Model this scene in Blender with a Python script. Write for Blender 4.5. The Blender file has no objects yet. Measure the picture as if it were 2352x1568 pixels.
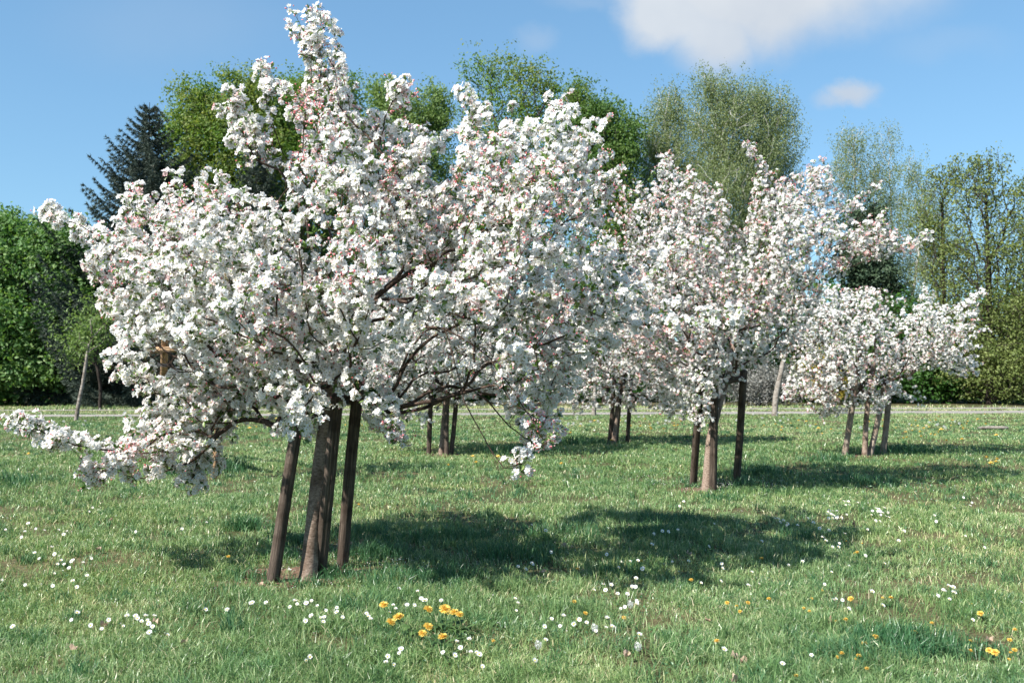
import bpy, math, random
import numpy as np
from mathutils import Vector, Matrix

SC = bpy.context.scene
COL = SC.collection
R = math.radians

# ------------------------------------------------------------------ camera
F = 995.0            # focal length in pixels of a 1024 px wide picture
HOR = 375.0          # row of the horizon
EYE = 1.5
PITCH = math.atan((HOR - 341.0) / F)
cd = bpy.data.cameras.new('camera'); cam = bpy.data.objects.new('camera', cd); COL.objects.link(cam)
cam.location = (0, 0, EYE); cam.rotation_euler = (math.pi / 2 + PITCH, 0, 0)
cd.sensor_width = 36; cd.lens = F / 1024 * 36; cd.clip_end = 6000; cd.clip_start = 0.1
cd.dof.use_dof = True; cd.dof.focus_distance = 7.6; cd.dof.aperture_fstop = 4.5
SC.camera = cam

# ------------------------------------------------------------------ sun and sky
SUN_EL = 43.0
SUN_V = np.array([-0.77, -0.64]); SUN_V /= np.linalg.norm(SUN_V)
sdir = Vector((SUN_V[0] * math.cos(R(SUN_EL)), SUN_V[1] * math.cos(R(SUN_EL)), math.sin(R(SUN_EL))))
ld = bpy.data.lights.new('sun', 'SUN'); sun = bpy.data.objects.new('sun', ld); COL.objects.link(sun)
ld.energy = 5.0; ld.angle = R(0.53); ld.color = (1.0, 0.955, 0.88)
sun.rotation_euler = sdir.to_track_quat('Z', 'Y').to_euler()
SC.view_settings.view_transform = 'Standard'; SC.view_settings.look = 'None'
SC.view_settings.exposure = 1.12; SC.view_settings.gamma = 1.0

SC.cycles.max_bounces = 12; SC.cycles.diffuse_bounces = 8; SC.cycles.transmission_bounces = 8

class NT:
    """small helper for node trees"""
    def __init__(s, tree): s.t = tree; s.n = tree.nodes; s.l = tree.links
    def new(s, typ, **kw):
        nd = s.n.new(typ)
        for k, v in kw.items(): setattr(nd, k, v)
        return nd
    def link(s, a, b): s.l.new(a, b)
    def setin(s, sock, v):
        if hasattr(v, 'is_output') or isinstance(v, bpy.types.NodeSocket): s.l.new(v, sock)
        else: sock.default_value = v
    def math(s, op, a, b=None, c=None, clamp=False):
        m = s.new('ShaderNodeMath', operation=op); m.use_clamp = clamp
        s.setin(m.inputs[0], a)
        if b is not None: s.setin(m.inputs[1], b)
        if c is not None: s.setin(m.inputs[2], c)
        return m.outputs[0]
    def smooth(s, v, a, b):
        m = s.new('ShaderNodeMapRange', interpolation_type='SMOOTHSTEP')
        s.setin(m.inputs[0], v); m.inputs[1].default_value = a; m.inputs[2].default_value = b
        m.inputs[3].default_value = 0; m.inputs[4].default_value = 1
        return m.outputs[0]
    def noise(s, vec, scale, detail=3, rough=0.5, dim='3D'):
        n = s.new('ShaderNodeTexNoise', noise_dimensions=dim)
        if vec is not None: s.l.new(vec, n.inputs['Vector'])
        n.inputs['Scale'].default_value = scale; n.inputs['Detail'].default_value = detail
        n.inputs['Roughness'].default_value = rough
        return n
    def mix(s, f, a, b, typ='MIX'):
        m = s.new('ShaderNodeMix', data_type='RGBA', blend_type=typ)
        s.setin(m.inputs[0], f)
        for so, v in ((m.inputs[6], a), (m.inputs[7], b)):
            if isinstance(v, (tuple, list)): so.default_value = (*v[:3], 1)
            else: s.l.new(v, so)
        return m.outputs[2]
    def ramp(s, f, stops):
        r = s.new('ShaderNodeValToRGB'); s.l.new(f, r.inputs[0])
        e = r.color_ramp.elements
        while len(e) > 1: e.remove(e[-1])
        e[0].position = stops[0][0]; e[0].color = (*stops[0][1], 1)
        for p, c in stops[1:]:
            q = e.new(p); q.color = (*c, 1)
        return r.outputs[0]

def pxdir(px, py):
    x = (px - 512.0) / F; y = (341.0 - py) / F
    return x, math.cos(PITCH) - y * math.sin(PITCH), math.sin(PITCH) + y * math.cos(PITCH)

world = bpy.data.worlds.new('World'); SC.world = world; world.use_nodes = True
w = NT(world.node_tree); w.n.clear()
sky = w.new('ShaderNodeTexSky', sky_type='NISHITA'); sky.sun_disc = False
sky.sun_elevation = R(SUN_EL); sky.sun_rotation = math.atan2(SUN_V[0], SUN_V[1])
sky.air_density = 1.0; sky.dust_density = 0.25; sky.ozone_density = 2.2; sky.altitude = 100
tc = w.new('ShaderNodeTexCoord'); sp = w.new('ShaderNodeSeparateXYZ'); w.link(tc.outputs['Generated'], sp.inputs[0])
ysafe = w.math('MAXIMUM', sp.outputs[1], 0.05)
U = w.math('DIVIDE', sp.outputs[0], ysafe); V = w.math('DIVIDE', sp.outputs[2], ysafe)
cb = w.new('ShaderNodeCombineXYZ'); w.link(U, cb.inputs[0]); w.link(V, cb.inputs[1])
n1 = w.noise(cb.outputs[0], 11.0, 7, 0.6)
sub = w.new('ShaderNodeVectorMath', operation='SUBTRACT'); w.link(n1.outputs['Color'], sub.inputs[0]); sub.inputs[1].default_value = (.5, .5, .5)
scl = w.new('ShaderNodeVectorMath', operation='SCALE'); w.link(sub.outputs[0], scl.inputs[0]); scl.inputs['Scale'].default_value = 0.055
addv = w.new('ShaderNodeVectorMath', operation='ADD'); w.link(cb.outputs[0], addv.inputs[0]); w.link(scl.outputs[0], addv.inputs[1])
sq = w.new('ShaderNodeSeparateXYZ'); w.link(addv.outputs[0], sq.inputs[0])
def blob(px, py, rx, ry, strength=1.0, lo=1.15, hi=0.35):
    dx, dy, dz = pxdir(px, py)
    a = w.math('DIVIDE', w.math('SUBTRACT', sq.outputs[0], dx / dy), rx / F)
    b = w.math('DIVIDE', w.math('SUBTRACT', sq.outputs[1], dz / dy), ry / F)
    d = w.math('SQRT', w.math('ADD', w.math('MULTIPLY', a, a), w.math('MULTIPLY', b, b)))
    return w.math('MULTIPLY', w.smooth(d, lo, hi), strength)
m = None
for bargs in ((672, 8, 60, 50, .95, 1.15, .5), (760, -30, 160, 92, 1.0, 1.15, .5), (712, 26, 56, 56, .95, 1.2, .3), (870, -50, 110, 84, .9, 1.25, .1),
              (855, 93, 26, 13, .85, 1.3, .2), (840, 98, 26, 9, .55, 1.3, .1), (536, 45, 22, 17, .22, 1.2, .0), (585, 2, 50, 12, .15, 1.2, .1),
              (940, 45, 80, 22, .10, 1.2, .1), (170, 20, 150, 60, .10, 1.2, .1)):
    bb = blob(*bargs)
    m = bb if m is None else w.math('MAXIMUM', m, bb)
front = w.smooth(sp.outputs[1], 0.05, 0.2)
m = w.math('MULTIPLY', m, front)
n2 = w.noise(cb.outputs[0], 9.0, 4, 0.55)
shade = w.ramp(w.math('ADD', w.math('MULTIPLY', n2.outputs['Fac'], 0.35), w.math('MULTIPLY', sq.outputs[1], 1.55), clamp=True),
               [(0.38, (.47, .56, .70)), (0.62, (.62, .69, .79)), (0.88, (.80, .85, .90))])
CLOUD_GAIN = 4.7
cs = w.new('ShaderNodeVectorMath', operation='SCALE'); w.link(shade, cs.inputs[0]); cs.inputs['Scale'].default_value = CLOUD_GAIN
hs = w.new('ShaderNodeHueSaturation'); hs.inputs['Saturation'].default_value = 1.05; w.link(sky.outputs[0], hs.inputs['Color'])
gm = w.new('ShaderNodeGamma'); gm.inputs['Gamma'].default_value = 0.62; w.link(hs.outputs[0], gm.inputs[0])
skyc = w.mix(1.0, gm.outputs[0], (0.90, 1.30, 1.55), 'MULTIPLY')
mixc = w.mix(m, skyc, cs.outputs[0])
bg = w.new('ShaderNodeBackground'); bg.inputs['Strength'].default_value = 0.095; w.link(mixc, bg.inputs[0])
wo = w.new('ShaderNodeOutputWorld'); w.link(bg.outputs[0], wo.inputs[0])

# ------------------------------------------------------------------ general helpers
def P(px, py, Y):
    """world point on the ray of picture point (1024 px frame) at distance Y"""
    x, y, z = pxdir(px, py); k = Y / y
    return np.array([x * k, Y, EYE + z * k])
K = 1024 / 2352.0
def D(dx, dy, Y): return P(dx * K, dy * K, Y)
def ground_at(px, py):
    x, y, z = pxdir(px, py); k = -EYE / z
    return np.array([x * k, y * k, 0.0])

def mesh_np(name, verts, loops, sizes, mats, matidx=None, smooth=False, attrs=None):
    me = bpy.data.meshes.new(name)
    verts = np.ascontiguousarray(verts, dtype=np.float32); loops = np.ascontiguousarray(loops, dtype=np.int32)
    sizes = np.ascontiguousarray(sizes, dtype=np.int32)
    me.vertices.add(len(verts)); me.vertices.foreach_set('co', verts.ravel())
    me.loops.add(len(loops)); me.loops.foreach_set('vertex_index', loops)
    me.polygons.add(len(sizes))
    starts = np.zeros(len(sizes), np.int32); starts[1:] = np.cumsum(sizes)[:-1]
    me.polygons.foreach_set('loop_start', starts)
    if matidx is not None: me.polygons.foreach_set('material_index', np.ascontiguousarray(matidx, dtype=np.int32))
    me.polygons.foreach_set('use_smooth', np.full(len(sizes), bool(smooth)))
    for mt in mats: me.materials.append(mt)
    for k, v in (attrs or {}).items():
        at = me.attributes.new(k, 'FLOAT', 'POINT'); at.data.foreach_set('value', np.ascontiguousarray(v, dtype=np.float32))
    me.update(calc_edges=True)
    return me

def link(name, me, parent=None, loc=None):
    o = bpy.data.objects.new(name, me); COL.objects.link(o)
    if parent is not None: o.parent = parent
    if loc is not None: o.location = loc
    return o
def tag(o, label=None, cat=None, group=None, kind=None):
    if label: o['label'] = label
    if cat: o['category'] = cat
    if group: o['group'] = group
    if kind: o['kind'] = kind
    return o
def empty(name, loc): return link(name, None, None, tuple(loc))

class Geo:
    """collects vertex arrays and faces"""
    def __init__(s): s.v = []; s.l = []; s.s = []; s.m = []; s.a = []; s.n = 0
    def add(s, v, l, sz, mat=0, var=0.5):
        v = np.asarray(v, float).reshape(-1, 3)
        s.v.append(v); s.l.append(np.asarray(l) + s.n); sz = np.asarray(sz); s.s.append(sz)
        s.m.append(np.full(len(sz), mat) if np.isscalar(mat) else np.asarray(mat))
        s.a.append(np.full(len(v), var) if np.isscalar(var) else np.asarray(var))
        s.n += len(v)
    def mesh(s, name, mats, smooth=False, origin=(0, 0, 0)):
        return mesh_np(name, np.concatenate(s.v) - np.asarray(origin, float), np.concatenate(s.l), np.concatenate(s.s), mats,
                       np.concatenate(s.m), smooth, {'var': np.concatenate(s.a)})

def scatter(geo, tv, tf, tm, pos, rot, scale, var, warp=None):
    """put a template (verts tv, faces tf, material per face tm) at many places"""
    tv = np.asarray(tv, float); n = len(pos)
    if n == 0: return
    scale = np.asarray(scale, float)
    if scale.ndim == 1: scale = np.repeat(scale[:, None], 3, 1)
    v = tv[None] * scale[:, None, :]
    v = np.einsum('nij,nvj->nvi', rot, v) + pos[:, None, :]
    base = (np.arange(n) * len(tv))
    flat = np.concatenate([np.asarray(f) for f in tf]); sizes = np.array([len(f) for f in tf])
    loops = (flat[None] + base[:, None]).ravel()
    geo.add(v.reshape(-1, 3), loops, np.tile(sizes, n), np.tile(np.asarray(tm), n), np.repeat(var, len(tv)))

def frames(z, rng, spin=None):
    """rotation matrices whose third column is z, random spin"""
    z = z / np.maximum(np.linalg.norm(z, axis=1, keepdims=True), 1e-9)
    ref = np.where(np.abs(z[:, 2:3]) < 0.9, np.array([[0, 0, 1.0]]), np.array([[1.0, 0, 0]]))
    x = np.cross(ref, z); x /= np.linalg.norm(x, axis=1, keepdims=True); y = np.cross(z, x)
    a = rng.uniform(0, 2 * np.pi, len(z)) if spin is None else spin
    c, s_ = np.cos(a)[:, None], np.sin(a)[:, None]
    X = x * c + y * s_; Y = -x * s_ + y * c
    return np.stack([X, Y, z], axis=2)

def vnoise(x, y, scale, seed=0):
    """smooth value noise 0..1 on the ground plane"""
    x = np.asarray(x) / scale + 100.0; y = np.asarray(y) / scale + 100.0
    xi = np.floor(x).astype(np.int64); yi = np.floor(y).astype(np.int64); fx = x - xi; fy = y - yi
    fx = fx * fx * (3 - 2 * fx); fy = fy * fy * (3 - 2 * fy)
    def h(a, b):
        q = (a * 374761393 + b * 668265263 + seed * 982451653) & 0xffffffff
        q = ((q ^ (q >> 13)) * 1274126177) & 0xffffffff
        return ((q ^ (q >> 16)) & 0xffff) / 65535.0
    return (h(xi, yi) * (1 - fx) + h(xi + 1, yi) * fx) * (1 - fy) + (h(xi, yi + 1) * (1 - fx) + h(xi + 1, yi + 1) * fx) * fy

def in_poly(px, py, poly):
    poly = np.asarray(poly, float); inside = np.zeros(len(px), bool); dist = np.full(len(px), 1e9)
    j = len(poly) - 1
    for i in range(len(poly)):
        x1, y1 = poly[i]; x2, y2 = poly[j]
        c = ((y1 > py) != (y2 > py))
        with np.errstate(divide='ignore', invalid='ignore'):
            xx = (x2 - x1) * (py - y1) / (y2 - y1 + 1e-12) + x1
        inside ^= c & (px < xx)
        ex, ey = x2 - x1, y2 - y1; L = ex * ex + ey * ey + 1e-9
        t = np.clip(((px - x1) * ex + (py - y1) * ey) / L, 0, 1)
        dist = np.minimum(dist, np.hypot(px - x1 - t * ex, py - y1 - t * ey)); j = i
    return inside, dist

# ------------------------------------------------------------------ materials
def mat_base(name):
    mt = bpy.data.materials.new(name); mt.use_nodes = True; t = NT(mt.node_tree)
    return mt, t, t.n['Principled BSDF'], t.n['Material Output']

def leafy(name, stops, rough=0.55, trans=0.35, tcol=None, spec=0.3, ns=None, ncol=None):
    """thin leaf / petal: colour from the per-leaf 'var' value, partly translucent"""
    mt, t, b, out = mat_base(name)
    at = t.new('ShaderNodeAttribute', attribute_name='var')
    col = t.ramp(at.outputs['Fac'], stops)
    if ns:
        g = t.new('ShaderNodeNewGeometry'); nz = t.noise(g.outputs['Position'], ns, 2)
        col = t.mix(t.smooth(nz.outputs['Fac'], .42, .62), col, ncol, 'MULTIPLY')
    t.link(col, b.inputs['Base Color']); b.inputs['Roughness'].default_value = rough
    b.inputs['Specular IOR Level'].default_value = spec
    tr = t.new('ShaderNodeBsdfTranslucent')
    if tcol: t.link(t.mix(1.0, col, tcol, 'MULTIPLY'), tr.inputs[0])
    else: t.link(col, tr.inputs[0])
    mx = t.new('ShaderNodeMixShader'); mx.inputs[0].default_value = trans
    t.link(b.outputs[0], mx.inputs[1]); t.link(tr.outputs[0], mx.inputs[2]); t.link(mx.outputs[0], out.inputs[0])
    return mt

def woody(name, ca, cb_, cc, rough=0.85, zs=(90, 90, 4), bump=0.4, coord='Object', fine=120):
    mt, t, b, out = mat_base(name)
    if coord == 'World':
        g = t.new('ShaderNodeNewGeometry'); src = g.outputs['Position']
    else:
        c = t.new('ShaderNodeTexCoord'); src = c.outputs['Object']
    mp = t.new('ShaderNodeMapping'); mp.inputs['Scale'].default_value = zs; t.link(src, mp.inputs[0])
    n = t.noise(mp.outputs[0], 1.0, 5, 0.6); n2_ = t.noise(src, 7.0, 4); n3 = t.noise(src, fine, 3, .6)
    col = t.ramp(n.outputs['Fac'], [(0.32, ca), (0.5, cb_), (0.68, cc)])
    col = t.mix(t.smooth(n2_.outputs['Fac'], .45, .65), col, (.58, .55, .52), 'MULTIPLY')
    col = t.mix(t.smooth(n3.outputs['Fac'], .35, .7), col, (.8, .8, .8), 'MULTIPLY')
    t.link(col, b.inputs['Base Color']); b.inputs['Roughness'].default_value = rough
    b.inputs['Specular IOR Level'].default_value = 0.2
    bp = t.new('ShaderNodeBump'); bp.inputs['Strength'].default_value = bump; bp.inputs['Distance'].default_value = 0.01
    t.link(n.outputs['Fac'], bp.inputs['Height']); t.link(bp.outputs[0], b.inputs['Normal'])
    return mt

M = {}
M['petal'] = leafy('petal', [(0, (.78, .54, .53)), (.10, (.85, .74, .73)), (.26, (.88, .87, .86)), (1, (.90, .895, .885))], .5, .48, None, .25)
M['petal_pink'] = leafy('petal_pink', [(0, (.78, .46, .46)), (.15, (.84, .70, .69)), (.32, (.87, .85, .84)), (1, (.89, .885, .875))], .5, .48, None, .25)
M['eye'] = leafy('flower_eye', [(0, (.50, .42, .14)), (1, (.62, .56, .26))], .7, .2)
M['bud'] = leafy('flower_bud', [(0, (.70, .12, .14)), (.5, (.78, .30, .32)), (1, (.84, .60, .60))], .45, .2, None, .35)
M['pedicel'] = leafy('pedicel', [(0, (.20, .13, .06)), (1, (.36, .28, .14))], .7, .2)
M['apple_leaf'] = leafy('apple_leaf', [(0, (.05, .10, .03)), (.5, (.12, .20, .055)), (1, (.28, .38, .12))], .38, .35, (1.0, 1.15, .6), .45)
M['twig'] = woody('twig_bark', (.03, .02, .016), (.075, .05, .038), (.15, .105, .08), .8, (60, 60, 60), .3, 'World')
M['trunk_bark'] = woody('apple_trunk_bark', (.14, .10, .075), (.25, .185, .145), (.35, .28, .23),   .8, (38, 38, 70), .45, 'World', 90)
M['wood_dark'] = woody('weathered_stake_wood', (.035, .026, .021), (.085, .064, .050), (.16, .125, .10), .85, (110, 110, 3.2), .8)
M['wood_pale'] = woody('pale_stake_wood', (.17, .13, .10), (.30, .24, .19), (.42, .36, .30), .85, (110, 110, 3.2), .6)
M['wood_new'] = woody('fresh_orange_stake_wood', (.30, .18, .10), (.42, .27, .155), (.52, .36, .23), .7, (90, 90, 2.5), .4)
M['strap'] = woody('rubber_strap', (.02, .02, .022), (.04, .04, .042), (.08, .08, .08), .7, (8, 8, 40), .2)
M['maple'] = leafy('maple_leaf', [(0, (.05, .125, .035)), (.5, (.12, .22, .06)), (1, (.25, .34, .11))], .5, .5, (1, 1.05, .5), .3, 0.35, (1.05, .92, .8))
M['maple_gold'] = leafy('maple_leaf_gold', [(0, (.08, .155, .035)), (.5, (.18, .26, .065)), (1, (.34, .34, .12))], .5, .5, (1, 1, .5), .3, 0.45, (.72, .95, .6))
M['chestnut'] = leafy('chestnut_leaf', [(0, (.05, .13, .04)), (.5, (.115, .22, .065)), (1, (.28, .39, .15))], .5, .4, (1, 1.1, .5), .3)
M['lime'] = leafy('lime_leaf', [(0, (.08, .16, .04)), (.5, (.17, .26, .08)), (1, (.27, .35, .13))], .5, .45, (1, 1.05, .6), .3)
M['birch'] = leafy('birch_leaf', [(0, (.12, .17, .075)), (.5, (.22, .28, .13)), (1, (.36, .41, .22))], .5, .5, (1, 1, .6), .3)
M['hornbeam'] = leafy('hornbeam_leaf', [(0, (.08, .12, .035)), (.5, (.16, .21, .06)), (1, (.28, .32, .11))], .5, .4, (1, 1, .5), .3)
M['hedge'] = leafy('hedge_leaf', [(0, (.02, .065, .012)), (.5, (.045, .12, .02)), (1, (.09, .19, .035))], .5, .35, (1, 1.1, .5), .3)
M['grey_bush'] = leafy('grey_bush_leaf', [(0, (.08, .08, .07)), (.5, (.18, .18, .16)), (1, (.42, .42, .40))], .7, .2)
M['forsythia'] = leafy('yellow_bush_leaf', [(0, (.16, .14, .03)), (.5, (.34, .27, .04)), (1, (.55, .42, .06))], .6, .3)
M['needle'] = leafy('spruce_needle', [(0, (.020, .038, .026)), (.5, (.045, .068, .05)), (.88, (.10, .125, .10)), (1, (.18, .14, .10))], .6, .1, None, .3)
M['pine'] = leafy('pine_needle', [(0, (.02, .045, .025)), (.5, (.05, .085, .045)), (1, (.09, .13, .07))], .6, .1, None, .3)
M['bark'] = woody('park_tree_bark', (.02, .016, .013), (.045, .036, .03), (.08, .065, .055), .9, (3, 3, 1), .4, 'World', 20)
M['birch_bark'] = woody('birch_bark', (.10, .10, .09), (.52, .51, .48), (.70, .69, .66), .7, (2, 2, 14), .2, 'World', 8)
M['pale_bark'] = woody('young_tree_pale_bark', (.14, .12, .105), (.26, .23, .20), (.36, .33, .29), .8, (10, 10, 30), .3, 'World', 40)
# ------------------------------------------------------------------ ground, path
def ground_mat():
    mt, t, b, out = mat_base('lawn_soil')
    g = t.new('ShaderNodeNewGeometry'); n = t.noise(g.outputs['Position'], .45, 4); f = t.noise(g.outputs['Position'], 22, 4, .65); p = t.noise(g.outputs['Position'], 2.2, 3)
    col = t.ramp(n.outputs['Fac'], [(.35, (.07, .08, .035)), (.55, (.11, .10, .05)), (.7, (.16, .13, .07))])
    col = t.mix(t.smooth(p.outputs['Fac'], .5, .68), col, (.13, .12, .06))
    col = t.mix(t.smooth(f.outputs['Fac'], .40, .62), col, (.5, .5, .5), 'MULTIPLY')
    t.link(col, b.inputs['Base Color']); b.inputs['Roughness'].default_value = .95; b.inputs['Specular IOR Level'].default_value = .1
    return mt
M['ground'] = ground_mat()
def plain(name, stops, scale, rough=.9, bump=.3, dist=.01):
    mt, t, b, out = mat_base(name); g = t.new('ShaderNodeNewGeometry'); n = t.noise(g.outputs['Position'], scale, 5, .65)
    t.link(t.ramp(n.outputs['Fac'], stops), b.inputs['Base Color']); b.inputs['Roughness'].default_value = rough; b.inputs['Specular IOR Level'].default_value = .15
    bp = t.new('ShaderNodeBump'); bp.inputs['Strength'].default_value = bump; bp.inputs['Distance'].default_value = dist
    t.link(n.outputs['Fac'], bp.inputs['Height']); t.link(bp.outputs[0], b.inputs['Normal'])
    return mt
M['gravel'] = plain('pale_gravel', [(.3, (.20, .19, .17)), (.6, (.29, .27, .25)), (.75, (.35, .33, .31))], 9, .95)
M['soil'] = plain('reddish_soil', [(.3, (.07, .042, .03)), (.5, (.15, .095, .065)), (.7, (.26, .17, .12))], 28, .95, .8, .02)
def sheet(name, pts, z, mat, nsub=1):
    g = Geo(); v = [(x, y, z) for x, y in pts]; g.add(v, list(range(len(v))), [len(v)], 0)
    o = link(name, g.mesh(name, [mat])); tag(o, kind='structure'); return o
gx = np.linspace(-400, 400, 81); gy = np.linspace(-60, 900, 97)
X, Y = np.meshgrid(gx, gy); gv = np.stack([X.ravel(), Y.ravel(), np.zeros(X.size)], 1)
i = np.arange(96)[:, None] * 81 + np.arange(80)[None]; q = np.stack([i, i + 1, i + 82, i + 81], 2).reshape(-1)
tag(link('ground', mesh_np('ground', gv, q, np.full(96 * 80, 4), [M['ground']])), kind='structure')

def path_y(x, which):
    """distance of the edges of the two pale strips of the far path"""
    u = (x + 18) / 40.0
    return {'n0': 35.9 + 3.9 * u, 'n1': 37.9 + 4.5 * u, 'f0': 42.4 + 2.5 * u, 'f1': 43.6 + 2.9 * u}[which]
for nm, a, b in (('path', 'n0', 'n1'), ('path', 'f0', 'f1')):
    xs = np.linspace(-60, 70, 66)
    edge = [(x, path_y(x, a) + .12 * math.sin(x * 1.3) + .08 * math.sin(x * 3.1)) for x in xs] + [(x, path_y(x, b) + .12 * math.sin(x * 1.1 + 2)) for x in xs[::-1]]
    g = Geo(); n = len(xs); v = [(x, y, .012) for x, y in edge]
    fl = []; 
    for k in range(n - 1): fl += [k, k + 1, 2 * n - 2 - k, 2 * n - 1 - k]
    g.add(v, fl, [4] * (n - 1), 0); tag(link(nm, g.mesh(nm, [M['gravel']])), kind='structure')

SOIL = [(-1.50, 7.50, .50, .34, 1), (-2.0, 7.2, .28, .12, 2), (2.45, 13.0, .4, .25, 3), (6.7, 18.7, .5, .3, 4), (2.2, 21.6, .4, .3, 5), (-1.3, 18.9, .4, .3, 6)]
for sx, sy, rx, ry, sd in SOIL:
    rr = random.Random(sd); pts = []
    for k in range(40):
        a = k / 40 * 2 * math.pi; r = 1 + .18 * math.sin(3 * a + sd) + .12 * math.sin(7 * a + 2 * sd) + rr.uniform(-.08, .08)
        pts.append((sx + rx * r * math.cos(a), sy + ry * r * math.sin(a)))
    sheet('bare_soil', pts, .006, M['soil'])

# ------------------------------------------------------------------ grass
def grass_mat(name, stops, spec=.5):
    mt, t, b, out = mat_base(name)
    at = t.new('ShaderNodeAttribute', attribute_name='var'); g = t.new('ShaderNodeNewGeometry')
    n = t.noise(g.outputs['Position'], .35, 3); n2_ = t.noise(g.outputs['Position'], 2.6, 3)
    col = t.ramp(at.outputs['Fac'], stops)
    col = t.mix(t.smooth(n.outputs['Fac'], .42, .64), col, (1.05, 1.0, .90), 'MULTIPLY')
    col = t.mix(t.smooth(n2_.outputs['Fac'], .48, .66), col, (.84, .95, .92), 'MULTIPLY')
    t.link(col, b.inputs['Base Color']); b.inputs['Roughness'].default_value = .36; b.inputs['Specular IOR Level'].default_value = spec
    tr = t.new('ShaderNodeBsdfTranslucent'); t.link(t.mix(1.0, col, (1.0, 1.1, .7), 'MULTIPLY'), tr.inputs[0])
    mx = t.new('ShaderNodeMixShader'); mx.inputs[0].default_value = .30
    t.link(b.outputs[0], mx.inputs[1]); t.link(tr.outputs[0], mx.inputs[2]); t.link(mx.outputs[0], out.inputs[0])
    return mt
M['grass'] = grass_mat('grass_blade', [(0, (.06, .125, .045)), (.3, (.135, .235, .088)), (.6, (.245, .35, .148)), (.85, (.40, .45, .23)), (1, (.60, .54, .37))])
M['tuft'] = grass_mat('long_grass_blade', [(0, (.025, .085, .035)), (.5, (.06, .15, .065)), (1, (.15, .27, .13))])
def blades(rng, x, y, h, wd, lean, var):
    n = len(x); a = rng.uniform(0, 2 * np.pi, n); b = rng.uniform(0, 2 * np.pi, n)
    ld_ = np.stack([np.cos(a), np.sin(a)], 1) * lean[:, None] * h[:, None]
    wx = np.cos(b) * wd * .5; wy = np.sin(b) * wd * .5; z0 = np.full(n, -.004)
    v = np.empty((n, 5, 3))
    v[:, 0] = np.stack([x - wx, y - wy, z0], 1); v[:, 1] = np.stack([x + wx, y + wy, z0], 1)
    mx_, my_ = x + ld_[:, 0] * .35, y + ld_[:, 1] * .35
    v[:, 2] = np.stack([mx_ + wx * .85, my_ + wy * .85, h * np.maximum(.3, .62 - .1 * lean)], 1); v[:, 3] = np.stack([mx_ - wx * .85, my_ - wy * .85, h * np.maximum(.3, .62 - .1 * lean)], 1)
    v[:, 4] = np.stack([x + ld_[:, 0], y + ld_[:, 1], h * np.maximum(.25, 1 - .35 * lean ** 1.5)], 1)
    base = np.arange(n)[:, None] * 5
    loops = (np.array([[0, 1, 2, 3, 3, 2, 4]]) + base).ravel()
    return v.reshape(-1, 3), loops, np.tile([4, 3], n), np.repeat(var, 5)
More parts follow.
